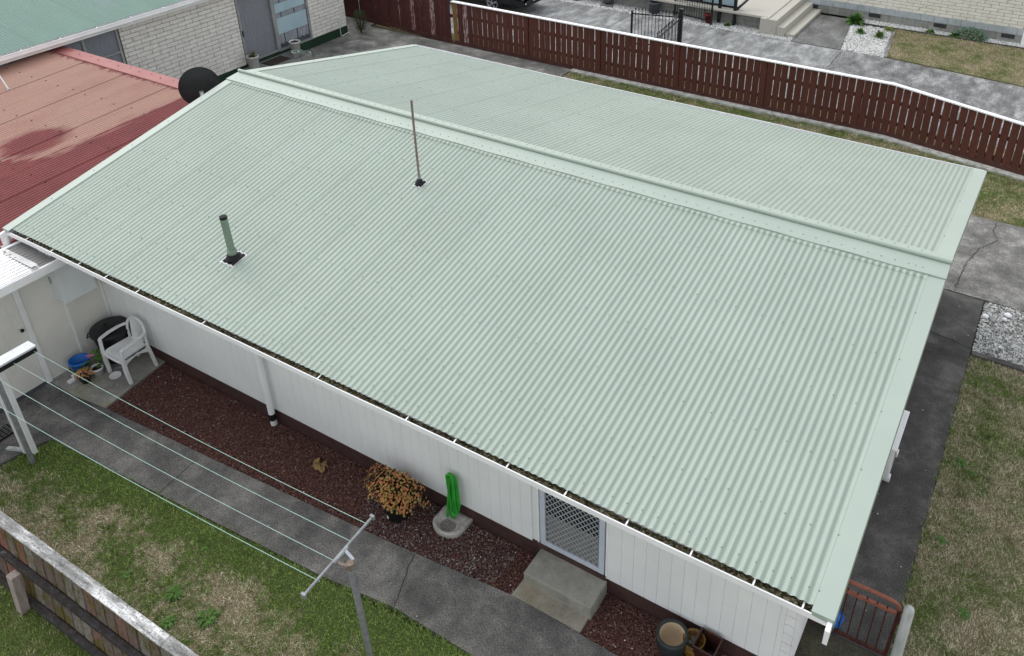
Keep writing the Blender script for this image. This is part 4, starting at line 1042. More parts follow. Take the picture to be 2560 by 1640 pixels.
# bins and pots on the white pebbles
gb_ = thing('garden_bin', 'dark grey round bin on white pebbles by the porch', 'bin', (.68, 16.02, 0))
MB().lathe((.68, 16.02, 0), [(.001, 0), (.155, 0), (.19, .36), (.205, .36), (.205, .40), (.18, .40), (.15, .04), (.001, .04)], 26).obj('body', 'grey_bin', gb_)
MB().tube([(.68 + .21 * math.cos(t), 16.02 + .21 * math.sin(t), .365) for t in (6.283 * k / 24 for k in range(24))], .008, 6, close=True).obj('rim', 'grey_bin', gb_)
rp = potted('planter_pot', 'red glazed pot behind the plain iron gate', (2.63, 15.98, 0), pot_prof(.09, .12, .30), 'red_pot', None, (.10, .26))
pp = thing('paving_slab', 'dark square slab laid on the white pebbles', 'slab', (-1.1, 16.1, 0))
MB().prism([(-1.27, 15.80), (-.80, 15.82), (-.97, 16.26), (-1.38, 16.24)], 0, .045).obj('stone', 'conc_slab', pp)
potted('planter_pot', 'round dark grey pot on the square slab', (-1.12, 16.06, .046), [(.001, 0), (.09, 0), (.15, .10), (.16, .2), (.13, .27), (.14, .29), (.11, .29), (.1, .2)], 'grey_bin', None, (.11, .24))
pp2 = thing('paving_slab', 'thin dark slab near the parked car on the white pebbles', 'slab', (-2.3, 15.95, 0))
MB().prism([(-2.5, 15.86), (-2.2, 15.86), (-2.15, 16.15), (-2.45, 16.15)], 0, .045).obj('stone', 'conc_slab', pp2)
rdq = random.Random(21)
def clump(name, label, loc, n, ln, wd, up, mat, group=None, spread=1):
    t = thing(name, label, 'plant', loc, group); leaf_tuft(MB(), loc, n, ln, wd, up, rdq, spread).obj('leaves', mat, t)
    MB().tube([loc, (loc[0], loc[1], loc[2] + ln * .3)], .008, 5).obj('stem', mat, t); return t
clump('garden_plant', 'bright green plant beside the black porch post', (3.28, 16.0, .02), 60, .16, .025, .9, 'weed_green')
clump('garden_plant', 'leafy green plant at the corner of the dark entry slab', (6.78, 18.3, .02), 160, .42, .05, 1.1, 'leaf_green')
clump('garden_plant', 'bright green tuft in the white chips nearest the entry slab', (7.15, 17.45, .0), 60, .24, .02, 1.2, 'weed_green')
clump('garden_plant', 'bright green tuft beside the paving stone in the white chips', (7.78, 17.35, .0), 80, .28, .02, 1.2, 'weed_green')
clump('garden_plant', 'low green plant at the kerb corner of the front lawn', (7.9, 18.2, .03), 60, .25, .03, .5, 'grass_reed')
clump('garden_plant', 'small dark green plant under the wall vents in pebbles', (9.05, 18.60, .02), 60, .18, .03, .8, 'leaf_green')
clump('garden_plant', 'green leafy clump left of the sage cushion plant', (9.78, 18.58, .02), 80, .24, .035, .8, 'leaf_green')
cu = thing('garden_plant', 'rounded sage green cushion plant against the block base', 'plant', (10.2, 18.66, 0))
mb = MB()
for _ in range(1400):
    t = rdq.uniform(0, 6.28); e = rdq.uniform(0, 1.57); rr_ = rdq.uniform(.85, 1.03); c_ = Vector((10.22 + .52 * rr_ * math.cos(t) * math.cos(e), 18.66 + .22 * rr_ * math.sin(t) * math.cos(e), .02 + .32 * rr_ * math.sin(e)))
    d = Vector((rdq.gauss(0, 1), rdq.gauss(0, 1), rdq.gauss(.4, .8))).normalized() * .035; q = d.cross(Vector((rdq.gauss(0, 1), rdq.gauss(0, 1), .3))).normalized() * .02
    mb.add([c_ - q, c_ + q, c_ + d], [(0, 1, 2)])
tag(mb.obj('foliage', 'sage_green', cu), kind='stuff')
MB().grid(lambda u, v_: (10.22 + .45 * math.cos(6.283 * u) * math.cos(1.57 * v_), 18.66 + .18 * math.sin(6.283 * u) * math.cos(1.57 * v_), .27 * math.sin(1.57 * v_)), 16, 5).obj('core', 'conifer', cu)

# ================================================================== PARKED CAR (mostly beyond the top of the frame)
car = thing('parked_car', 'black car parked on the concrete driveway, alloy wheel showing', 'car', (-4.9, 14.2, 0))
XF, YN, YF_ = -2.85, 13.28, 15.05      # nose, near side, far side
sec = [(-7.2, .42, 1.0), (-7.1, .36, 1.05), (-6.2, .30, 1.05), (-5.0, .28, 1.03), (-3.9, .28, 1.0), (-3.2, .30, .92), (XF - .05, .34, .80), (XF, .42, .70)]
mb = MB(); v = []
for x, z0, z1 in sec:
    ins = .16 if x in (sec[0][0], XF) else (.05 if x > -3.3 or x < -7 else 0)
    v += [(x, YN + ins + .06, z0), (x, YN + ins, z0 + .12), (x, YN + ins, z1 - .2), (x, YN + ins + .10, z1), (x, YF_ - ins - .10, z1), (x, YF_ - ins, z1 - .2), (x, YF_ - ins, z0 + .12), (x, YF_ - ins - .06, z0)]
f = [tuple(range(8)), tuple(range(63, 55, -1))] + [(8 * i + j, 8 * i + (j + 1) % 8, 8 * i + 8 + (j + 1) % 8, 8 * i + 8 + j) for i in range(7) for j in range(8)]
body = mb.add(v, f, True).obj('body', 'car_paint', car)
cab_ = MB().add([(-6.9, YN + .12, 1.0), (-6.9, YF_ - .12, 1.0), (-4.2, YF_ - .12, 1.0), (-4.2, YN + .12, 1.0), (-6.5, YN + .25, 1.62), (-6.5, YF_ - .25, 1.62), (-5.0, YF_ - .25, 1.62), (-5.0, YN + .25, 1.62)],
         [(0, 1, 5, 4), (1, 2, 6, 5), (2, 3, 7, 6), (3, 0, 4, 7), (4, 5, 6, 7)]).obj('cabin', 'glass_dark', car)
MB().box(-6.45, -5.05, YN + .27, YF_ - .27, 1.60, 1.65).obj('roof_panel', 'car_paint', car, .02)
for wy, sgn in ((YN + .02, -1), (YF_ - .02, 1)):
    for wx in (-4.02, -6.45):
        wh = MB().lathe((wx, wy + .2 * (sgn < 0) - .2 * (sgn > 0), .35), [(.22, 0), (.32, 0), (.35, .03), (.35, .19), (.32, .215), (.235, .215)], 30, axis=(0, sgn, 0)).obj('wheel', 'rubber', car)
        yq = wy + sgn * .008
        MB().lathe((wx, wy + sgn * -.03, .35), [(.235, 0), (.235, .03), (.20, .03), (.20, -.06)], 30, axis=(0, sgn, 0)).obj('rim', 'alloy', wh)
        MB().disc((wx, wy - sgn * .08, .35), .21, 24, (0, sgn, 0)).obj('brake_disc', 'dark', wh)
        mb = MB()
        for k in range(5):
            t = 6.283 * k / 5 + .3
            for dt in (-.13, .13): mb.beam((wx + .04 * math.cos(t), yq, .35 + .04 * math.sin(t)), (wx + .22 * math.cos(t + dt), yq, .35 + .22 * math.sin(t + dt)), .022, .035, (0, 1, 0))
        mb.disc((wx, yq + sgn * .019, .35), .05, 16, (0, sgn, 0)).obj('spokes', 'alloy', wh)
        MB().lathe((wx, wy + sgn * .01, .35), [(.37, 0), (.42, .0), (.43, -.05)], 24, axis=(0, sgn, 0)).obj('arch_trim', 'rubber', wh)
MB().box(XF - .12, XF + .02, YN + .3, YF_ - .3, .30, .50).obj('bumper', 'black_plastic', car, .03)
for yy in (YN + .22, YF_ - .42): MB().box(XF - .16, XF + .005, yy, yy + .22, .60, .72).obj('headlight', 'headlight', car, .02)
for yy in (YN + .25, YF_ - .4): MB().box(XF - .05, XF + .015, yy, yy + .16, .38, .45).obj('fog_light', 'headlight', car, .02)
MB().box(XF - .06, XF + .022, 14.0, 14.35, .42, .54).obj('number_plate', 'white_paint', car)

# ================================================================== OLD MOSSY FENCE in the foreground
of = thing('old_fence', 'weathered mossy paling fence with a lichen-crusted cap', 'fence', (5.3, -7.0, 0))
MB().box(2.2, 6.50, -7.005, -6.885, 1.075, 1.105).obj('cap', 'old_cap', of, .006)
MB().box(6.505, 9.2, -7.003, -6.883, 1.080, 1.110).obj('cap', 'old_cap', of, .006)
rdo = random.Random(12); x = 2.3
pme = MB().box(0, .152, -.009, .009, .0, 1.035).data('paling', 'old_paling')
while x < 8.8:
    o = link('paling', pme, of, loc=(x, -7.045 + rdo.uniform(-.003, .003), .045)); o.rotation_euler = (-.118 + rdo.uniform(-.004, .004), rdo.uniform(-.010, .010), 0)
    x += .1765
for x0, x1 in ((2.2, 6.33), (6.335, 9.2)):
    MB().box(x0, x1, -7.066, -7.003, .515, .595).obj('rail', 'old_rail', of, .005)
MB().box(2.2, 9.2, -7.125, -7.060, .0, .085).obj('rail', 'old_rail', of, .005)
for x in (3.95, 6.35, 8.7):
    MB().beam((x, -7.178, -.05), (x, -7.122, .52), .10, .11, (1, 0, 0)).obj('post', 'old_post', of, .006)

# ================================================================== CLOTHESLINE
lf = thing('clothesline_stand', 'white painted clothesline stand standing near the lean-to door', 'clothesline', (1.95, -5.88, 0))
MB().box(1.915, 1.965, -5.905, -5.855, -.03, 1.62).obj('post', 'galv_dull', lf)
MB().box(1.80, 1.85, -5.80, -5.745, .02, 1.60).obj('post', 'white_paint', lf)
MB().box(1.68, 1.73, -5.86, -5.80, .02, 1.60).obj('post', 'white_paint', lf)
MB().box(1.87, 2.05, -6.60, -5.37, 1.66, 1.69).obj('crossbar', 'galv_white', lf, .004)
MB().box(1.99, 2.05, -6.60, -5.38, 1.595, 1.658).obj('line_rail', 'iron_black', lf)
MB().box(2.052, 2.056, -5.99, -5.90, 1.60, 1.625).obj('name_plate', 'white_plastic', lf)
rf = thing('clothesline_post', 'galvanised clothesline post with a T-bar and rusty bracket', 'clothesline', (7.86, -5.75, 0))
MB().tube([(7.87, -5.75, -.05), (7.85, -5.765, 1.72)], .032, 12).obj('post', 'galv_dull', rf)
MB().tube([(7.69, -5.28, 1.80), (7.74, -6.23, 1.80)], .015, 10).obj('crossbar', 'galv_dull', rf)
MB().tube([(7.725, -5.66, 1.80), (7.735, -5.86, 1.80)], .020, 10).obj('sleeve', 'galv_dull', rf)
for y in (-5.275, -6.24): MB().box(7.665 + (.05 if y < -6 else 0), 7.715 + (.05 if y < -6 else 0), y - .012, y + .012, 1.775, 1.825).obj('end_cap', 'galv_dull', rf)
br = MB().tube([(7.85, -5.765, 1.70), (7.85, -5.765, 1.78)], .038, 12).obj('bracket', 'rust', rf)
MB().beam((7.85, -5.72, 1.77), (7.73, -5.70, 1.81), .03, .012).obj('bracket_arm', 'galv', br)
MB().beam((7.85, -5.80, 1.76), (7.735, -5.83, 1.80), .03, .012).obj('bracket_arm', 'rust', br)
for k, (yl, yr) in enumerate(((-5.42, -5.36), (-5.68, -5.59), (-5.95, -5.83), (-6.22, -6.06))):
    P = []
    for i in range(25):
        u = i / 24; P.append((2.056 + (7.70 + .02 * k - 2.056) * u, yl + (yr - yl) * u, 1.625 + (1.795 - 1.625) * u - .07 * math.sin(math.pi * u)))
    names = ('pale cord clothesline strung closest to the house wall', 'pale cord clothesline second from the house wall', 'pale cord clothesline second from the mossy fence', 'pale cord clothesline strung closest to the mossy fence')
    tag(MB().tube(P, .0034, 6).obj('clothes_line', 'line_cord'), names[k], 'cord', 'cords of the clothesline')

# ================================================================== THINGS ON THE PAD
# moulded plastic chair facing the camera side (-Y), back to the wall
ch = thing('plastic_chair', 'white moulded plastic armchair standing by the white wall', 'chair', (1.45, -4.02, 0))
CX, CY = 1.455, -4.02
def cp(x, y, z): return (CX + x, CY + y, z)
def ribbon(mb, pts, wds, th, nrm=None):
    """flat bar through points, width vector per point, thickness"""
    v = []; n = len(pts)
    for i, (p, w_) in enumerate(zip(pts, wds)):
        p = Vector(p); w_ = Vector(w_); d = (Vector(pts[min(i + 1, n - 1)]) - Vector(pts[max(i - 1, 0)])).normalized(); q = d.cross(w_).normalized() * th / 2; w_ = w_ / 2
        v += [p - w_ - q, p + w_ - q, p + w_ + q, p - w_ + q]
    f = [(3, 2, 1, 0), tuple(4 * n - 4 + k for k in range(4))] + [(4 * i + j, 4 * i + (j + 1) % 4, 4 * i + 4 + (j + 1) % 4, 4 * i + 4 + j) for i in range(n - 1) for j in range(4)]
    return mb.add(v, f, False)
seat = MB(); 
def seat_fn(top):
    def fn(u, v_):
        x = (u - .5) * (.46 - .05 * v_); y = -.23 + .44 * v_; e = abs(u - .5) * 2
        z = .415 - .028 * math.sin(math.pi * min(1, v_ * .9 + .05)) * (1 - e ** 4) + .015 * e ** 6 - .035 * max(0, .12 - v_) / .12
        return cp(x, y, z - (0 if top else .012))
    return fn
seat.grid(seat_fn(True), 16, 14).grid(seat_fn(False), 16, 14)
seat.tube([cp(-.23, -.23, .37), cp(-.12, -.245, .375), cp(.12, -.245, .375), cp(.23, -.23, .37)], .017, 8)
st_ = seat.obj('seat', 'white_plastic', ch)
back = MB(); N = 26; arch = []
for k in range(N + 1):
    t = math.pi * k / N; arch.append((-.235 * math.cos(t) * (1 - .10 * (1 - math.sin(t))), .20 + .055 * math.sin(t), .56 + .25 * max(0, math.sin(t)) ** .8))
back.tube([cp(-.215, .20, .40)] + [cp(*p) for p in arch] + [cp(.215, .20, .40)], .021, 8)
back.obj('backrest', 'white_plastic', ch)
sl = MB()
for k in range(7):
    x = -.135 + .045 * k; zt = .56 + .25 * max(.05, 1 - (x / .235) ** 2) ** .45 - .02
    ribbon(sl, [cp(x * .8, .185, .40), cp(x * .95, .215, .55), cp(x, .245, zt)], [(.030, .004 * -x * 20, 0)] * 3, .008)
sl.obj('back_slats', 'white_plastic', ch)
for s_ in (-1, 1):
    arm = MB(); ribbon(arm, [cp(s_ * .225, .215, .66), cp(s_ * .262, .10, .655), cp(s_ * .275, -.06, .645), cp(s_ * .265, -.20, .63), cp(s_ * .255, -.235, .60)], [(.05, 0, 0), (.055, 0, 0), (.06, 0, 0), (.055, 0, 0), (.05, 0, 0)], .022)
    ribbon(arm, [cp(s_ * .258, -.215, .625), cp(s_ * .252, -.225, .50), cp(s_ * .245, -.235, .38)], [(.045, 0, 0), (.045, 0, 0), (.06, 0, 0)], .04); arm.obj('armrest', 'white_plastic', ch, .006)
    leg = MB(); ribbon(leg, [cp(s_ * .235, -.225, .40), cp(s_ * .245, -.235, .25), cp(s_ * .255, -.225, .0)], [(.075, 0, 0), (.06, 0, 0), (.05, 0, 0)], .05); leg.obj('leg', 'white_plastic', ch, .006)
    leg = MB(); ribbon(leg, [cp(s_ * .205, .19, .41), cp(s_ * .215, .21, .25), cp(s_ * .225, .235, .0)], [(.065, 0, 0), (.055, 0, 0), (.045, 0, 0)], .045); leg.obj('leg', 'white_plastic', ch, .006)
for y in (-.235, .2): 
    ap = MB(); N = 10
    ap.add([cp(-.22 + .44 * k / N, y, z_) for k in range(N + 1) for z_ in (.405, .32 + .055 * math.sin(math.pi * k / N))], [(2 * k, 2 * k + 1, 2 * k + 3, 2 * k + 2) for k in range(N)]).obj('apron', 'white_plastic', ch)
for s_ in (-1, 1):
    ap = MB(); N = 10
    ap.add([cp(s_ * .226, -.22 + .41 * k / N, z_) for k in range(N + 1) for z_ in (.405, .30 + .075 * math.sin(math.pi * k / N))], [(2 * k, 2 * k + 1, 2 * k + 3, 2 * k + 2) for k in range(N)]).obj('apron', 'white_plastic', ch)
# black rubbish bin
bn = thing('rubbish_bin', 'black plastic rubbish bin with a ridged lid behind the chair', 'bin', (.98, -3.93, 0)); bx_, by_ = .985, -3.945
MB().lathe((bx_, by_, 0), [(.001, .0), (.19, .0), (.20, .02), (.265, .52), (.275, .53), (.275, .56)], 32).obj('body', 'black_plastic', bn)
MB().lathe((bx_, by_, .555), [(.275, -.03), (.292, -.03), (.292, .0), (.28, .016), (.235, .022), (.225, .034), (.19, .036), (.18, .048), (.13, .05), (.12, .060), (.05, .062), (.001, .062)], 36).obj('lid', 'black_plastic', bn)
MB().tube([(bx_ - .06, by_ - .03, .615), (bx_ - .05, by_ - .025, .65), (bx_ + .05, by_ + .025, .65), (bx_ + .06, by_ + .03, .615)], .012, 8).obj('lid_handle', 'black_plastic', bn)
for s_ in (-1, 1):
    dd = Vector((.6, .8, 0)) * s_
    q = Vector((-dd.y, dd.x, 0)); b_ = Vector((bx_, by_, .53)) + dd * .275
    MB().tube([b_ + q * .055, b_ + q * .055 + dd * .045 + Vector((0, 0, -.03)), b_ - q * .055 + dd * .045 + Vector((0, 0, -.03)), b_ - q * .055], .010, 8).obj('handle', 'black_plastic', bn)
MB().tube([(bx_ + .28 * math.cos(t), by_ - .02 + .28 * math.sin(t), .012 + .008 * math.sin(3 * t)) for t in (6.283 * k / 30 for k in range(30))], .012, 7, close=True).obj('coiled_hose', 'galv_dull', bn)
# blue bucket
bu = thing('bucket', 'bright blue plastic bucket on the concrete pad', 'bucket', (.86, -4.45, 0)); ux, uy = .865, -4.46
MB().lathe((ux, uy, 0), [(.001, .0), (.098, .0), (.138, .24), (.15, .243), (.15, .262), (.134, .262), (.092, .012), (.001, .012)], 30).obj('body', 'blue_plastic', bu)
MB().lathe((ux, uy, .255), [(.150, 0), (.153, .006), (.134, .010)], 30).obj('rim', 'blue_plastic', bu)
MB().tube([(ux + .15 * math.cos(t), uy + .15 * math.sin(t), .235 - .10 * math.sin((t - 3.6) / 3.14 * math.pi) ** 1) for t in (3.6 + 3.14 * k / 16 for k in range(17))], .006, 6).obj('handle', 'black_plastic', bu)
MB().disc((ux, uy, .14), .114).obj('water', 'blue_plastic', bu)
# potted plants
rdx = random.Random(31)
def broad(t):
    mb = MB()
    for _ in range(22):
        a_ = rdx.uniform(0, 6.28); r_ = rdx.uniform(.03, .15); c_ = Vector((1.09 + .6 * r_ * math.cos(a_), -4.36 + .6 * r_ * math.sin(a_), .13 + rdx.uniform(.03, .24))); d = Vector((math.cos(a_), math.sin(a_), rdx.uniform(-.2, .5))) * rdx.uniform(.09, .14); q = Vector((-math.sin(a_), math.cos(a_), .2)) * .032
        mb.add([c_, c_ + d * .5 + q, c_ + d, c_ + d * .5 - q], [(0, 1, 2, 3)])
    mb.obj('leaves', 'leaf_green', t); mb = MB()
    for k in range(6):
        c_ = Vector((1.07 + rdx.uniform(-.05, .05), -4.36 + rdx.uniform(-.05, .05), .34 + rdx.uniform(-.04, .04))); mb.add([c_ + Vector((.03 * math.cos(j * 1.256), .03 * math.sin(j * 1.256), 0)) for j in range(5)], [(0, 1, 2, 3, 4)])
    mb.obj('flowers', 'flower_pink', t)
potted('potted_plant', 'pink-flowering plant in a white pot beside the blue bucket', (1.09, -4.36, 0), pot_prof(.065, .085, .14), 'white_plastic', broad, (.075, .11), 'potted plant')
def bushy(t):
    mb = MB()
    for _ in range(160):
        a_ = rdx.uniform(0, 6.28); e = rdx.uniform(.0, 1.5); c_ = Vector((1.09 + .12 * math.cos(a_) * math.cos(e), -4.56 + .12 * math.sin(a_) * math.cos(e), .12 + .10 * math.sin(e))); d = Vector((rdx.gauss(0, 1), rdx.gauss(0, 1), .5)).normalized() * .035; q = d.cross(Vector((rdx.gauss(0, 1), rdx.gauss(0, 1), 1))).normalized() * .014
        mb.add([c_, c_ + d * .5 + q, c_ + d, c_ + d * .5 - q], [(0, 1, 2, 3)])
    mb.obj('leaves', 'succulent', t)
potted('potted_plant', 'small variegated plant in a black pot on the concrete pad', (1.09, -4.56, 0), pot_prof(.055, .075, .11), 'charcoal_pot', bushy, (.065, .09), 'potted plant')
sa = thing('saucer', 'round white plastic saucer lying by the chair leg', 'saucer', (1.36, -4.26, 0))
MB().lathe((1.36, -4.26, .008), [(.001, 0), (.065, 0), (.082, .018), (.088, .018), (.066, -.002)], 26).obj('dish', 'white_plastic', sa)
MB().tube([(1.36 + .085 * math.cos(t), -4.26 + .085 * math.sin(t), .019) for t in (6.283 * k / 26 for k in range(26))], .005, 6, close=True).obj('rim', 'white_plastic', sa)
tag(MB().box(.86, .93, -4.72, -4.62, .0, .035).box(.872, .918, -4.64, -4.58, .035, .10).obj('white_block', 'white_plastic', None, .006), 'small white plastic block on the pad below the bucket', 'block')
tag(MB().box(.95, 1.20, -6.05, -5.66, .0, .018).obj('rubber_mat', 'rubber'), 'black slotted rubber mat on the ground by the lean-to', 'mat')
mm = bpy.data.objects['rubber_mat']; mb = MB()
for i in range(5):
    for j in range(7): mb.box(.965 + .046 * i, .985 + .046 * i, -6.03 + .052 * j, -5.998 + .052 * j, .0182, .020)
tag(mb.obj('slots', 'conc_path', mm), kind='stuff')
tag(MB().beam((1.42, -5.92, .02), (1.72, -5.80, .03), .05, .035).obj('timber_offcut', 'post_timber'), 'grey timber offcut lying at the foot of the clothesline stand', 'timber')

# ------------------------------------------------------------------ along the scoria bed
pl = thing('potted_succulent', 'orange-tinged succulent in a black pot on the scoria', 'potted plant', (6.72, -4.03, 0)); qx, qy = 6.73, -4.04
MB().lathe((qx, qy, -.02), [(.001, 0), (.14, 0), (.19, .28), (.205, .285), (.205, .33), (.18, .33), (.16, .26)], 30).obj('pot', 'charcoal_pot', pl)
MB().disc((qx, qy, .26), .145).obj('soil', 'soil', pl)
MB().box(-.012, .012, -.002, .001, -.03, .03).obj('plant_label', 'white_plastic', pl).location = (qx - .02, qy - .158, .08)
rdz = random.Random(77); mb = MB(); stm = MB()
for _ in range(900):
    a_ = rdz.uniform(0, 6.28); e = math.asin(rdz.uniform(-.05, 1)); rr_ = rdz.uniform(.72, 1.06) if rdz.random() < .8 else rdz.uniform(.45, .75)
    ex = 1.0 + .18 * math.sin(2.3 * a_ + 1) + .10 * math.sin(5 * a_) + .08 * math.sin(9 * a_ + 4 * e)
    c_ = Vector((qx - .05 + .37 * ex * rr_ * math.cos(a_) * math.cos(e), qy + .02 + .28 * ex * rr_ * math.sin(a_) * math.cos(e), .33 + .29 * rr_ * math.sin(e) * (1 + .12 * math.sin(3 * a_))))
    if rdz.random() < .25: stm.tube([(qx + rdz.uniform(-.05, .05), qy + rdz.uniform(-.05, .05), .26), c_], [.010, .006], 5, caps=False)
    ax_ = (c_ - Vector((qx, qy, .22))).normalized(); s1 = ax_.orthogonal().normalized(); s2 = ax_.cross(s1)
    for k in range(7):
        t = 6.283 * k / 7 + rdz.uniform(-.3, .3); o_ = (s1 * math.cos(t) + s2 * math.sin(t)); up = rdz.uniform(.25, .8)
        d = (o_ + ax_ * up).normalized() * rdz.uniform(.013, .022); q = ax_.cross(o_).normalized() * .0065; nn = (ax_ - o_ * .3) * .006
        mb.add([c_, c_ + d * .55 + q, c_ + d, c_ + d * .55 - q, c_ + d * .6 + nn], [(0, 1, 4), (1, 2, 4), (2, 3, 4), (3, 0, 4)])
tag(mb.obj('foliage', 'succulent', pl), kind='stuff'); stm.obj('stems', 'soil', pl)
# gully trap (drain)
gu = thing('gully_drain', 'rounded concrete gully drain with a round slotted grate', 'drain', (7.40, -3.87, 0)); dx0, dy0 = 7.40, -3.86
out_ = [(7.19, -3.67), (7.19, -3.84)] + [(dx0 + .215 * math.cos(t), dy0 - .01 + .165 * math.sin(t)) for t in (math.pi + math.pi * k / 16 for k in range(17))] + [(7.615, -3.84), (7.615, -3.67)]
mb = MB(); n = len(out_); rings = []
for sc_, z_ in ((1.0, -.03), (1.0, .045), (.93, .055), (.80, .055), (.66, .030), (.52, .022), (.52, .0)):
    if sc_ > .6: rg = [(dx0 + (x - dx0) * sc_, dy0 + (y - dy0) * sc_, z_) for x, y in out_]
    else: rg = []
    if sc_ <= .7:
        rg = []
        for x, y in out_:
            a_ = math.atan2(y - dy0, x - dx0); r_ = .125 if sc_ > .6 else .103; rg.append((dx0 + r_ * math.cos(a_), dy0 - .02 + r_ * math.sin(a_), z_))
    rings.append(rg)
v = [p for r_ in rings for p in r_]
mb.add(v, [(i * n + k, i * n + (k + 1) % n, (i + 1) * n + (k + 1) % n, (i + 1) * n + k) for i in range(len(rings) - 1) for k in range(n)]); mb.obj('surround', 'gully', gu)
MB().disc((dx0, dy0 - .02, .002), .105).obj('shaft', 'dark', gu)
gt = MB(); gt.lathe((dx0, dy0 - .02, .014), [(.098, 0), (.098, .010), (.088, .010), (.088, 0)], 26)
for k in range(7):
    yy = -.072 + .024 * k; hw = math.sqrt(max(0, .09 ** 2 - yy ** 2)); gt.box(dx0 - hw, dx0 + hw, dy0 - .02 + yy - .0065, dy0 - .02 + yy + .0065, .014, .023)
gt.obj('grate', 'grate', gu)
# garden hose hung over the tap
hz = thing('garden_hose', 'bright green garden hose looped over a tap on the wall', 'hose', (7.42, -3.72, 0))
mb = MB(); rdh = random.Random(4)
P = []
for L_, (hw, bot, tilt, oy, tz) in enumerate(((.046, .12, .05, 0, .765), (.058, .22, .13, -.022, .785), (.038, .07, -.02, -.040, .80), (.064, .27, .17, -.012, .80), (.050, .16, .09, -.050, .815), (.034, .13, .01, -.030, .775))):
    oval = [(0, tz), (-.72 * hw, tz - .3 * hw), (-hw, tz - hw), (-hw * .9, .55), (-hw * .5, .36), (-hw * .8, bot + hw), (-.6 * hw, bot + .3 * hw), (0, bot), (.7 * hw, bot + .3 * hw), (hw, bot + hw), (hw * .7, .38), (hw, .56), (hw, tz - hw), (.72 * hw, tz - .3 * hw)]
    for ox_, zz_ in oval: P.append((7.41 + ox_ + tilt * (tz - zz_) * .6, -3.735 + oy - .03 * (tz - zz_), zz_))
P += [(7.40, -3.77, .74), (7.375, -3.80, .45), (7.345, -3.82, .08)]
def smooth(P, it=2):
    for _ in range(it):
        Q = [P[0]]
        for a_, b_ in zip(P, P[1:]): Q += [tuple(.75 * p + .25 * q for p, q in zip(a_, b_)), tuple(.25 * p + .75 * q for p, q in zip(a_, b_))]
        P = Q + [P[-1]]
    return P
mb.tube(smooth(P), .0145, 7).obj('hose', 'hose_green', hz)
tp = MB().tube([(7.37, -3.665, .69), (7.37, -3.76, .69), (7.37, -3.79, .655)], .012, 8).obj('tap', 'galv_dull', hz)
MB().tube([(7.335, -3.745, .71), (7.405, -3.745, .71)], .006, 6).obj('tap_handle', 'galv_dull', tp)
# dead leaf
lfm = thing('dry_leaf', 'curled dry brown leaf lying on the scoria bed', 'leaf', (5.33, -4.0, 0))
mb = MB(); mb.grid(lambda u, v_: (5.23 + .20 * u + .03 * math.sin(v_ * 5), -4.07 + (.16 + .05 * math.sin(u * 9)) * v_ * (1 - .6 * abs(u - .5)), .015 + .04 * math.sin(u * 6 + v_ * 3) ** 2), 8, 6).obj('blade', 'straw_leaf', lfm)
mb = MB(); mb.grid(lambda u, v_: (5.33 + .10 * u + .03 * math.sin(v_ * 4), -3.98 + .15 * v_ * (1 - .7 * u), .02 + .05 * math.sin(u * 5 + v_ * 4) ** 2), 6, 6).obj('blade', 'straw_leaf', lfm)
# pots beside the doorstep bed
t = thing('planter_pot', 'round charcoal pot with a pale beige inside by the wall', 'pot', (10.44, -3.93, 0))
MB().lathe((10.44, -3.93, -.015), [(.001, 0), (.115, 0), (.155, .10), (.172, .25), (.172, .29), (.142, .29), (.137, .27)], 32).obj('pot', 'charcoal_pot', t)
MB().lathe((10.44, -3.93, -.015), [(.137, .272), (.125, .17), (.105, .08), (.001, .08)], 32).obj('lining', 'beige_pot', t)
for dx_ in (-.04, .05): MB().disc((10.44 + dx_, -3.97, .067), .012, 12).obj('drain_hole', 'dark', t)
t = thing('planter_pot', 'small ochre ceramic bowl squeezed between two pots', 'pot', (10.66, -3.84, 0))
MB().lathe((10.655, -3.845, -.015), [(.001, 0), (.08, 0), (.12, .12), (.11, .22), (.122, .25), (.108, .25), (.10, .20), (.001, .16)], 26).obj('bowl', 'ochre_pot', t)
leaf_tuft(MB(), (10.655, -3.845, .14), 40, .10, .006, .8, rdx).obj('dry_stalks', 'galv_dull', t)
t = thing('planter_pot', 'square dark brown glazed planter against the base board', 'pot', (10.80, -3.86, 0))
rot = Matrix.Translation((10.805, -3.845, -.015)) @ Matrix.Rotation(-.05, 4, 'Z')
mb = MB(); 
def frus(a0, z0, a1, z1): return [rot @ Vector((sx_ * a_, sy_ * a_, z_)) for a_, z_ in ((a0, z0), (a1, z1)) for sx_, sy_ in ((-1, -1), (1, -1), (1, 1), (-1, 1))]
sq = [(0, 1, 5, 4), (1, 2, 6, 5), (2, 3, 7, 6), (3, 0, 4, 7)]
mb.add(frus(.09, 0, .125, .31), sq + [(3, 2, 1, 0)]).add(frus(.125, .31, .108, .311), sq).add(frus(.108, .311, .085, .06), sq).add(frus(.085, .06, .001, .06), sq); mb.obj('pot', 'brown_glaze', t)

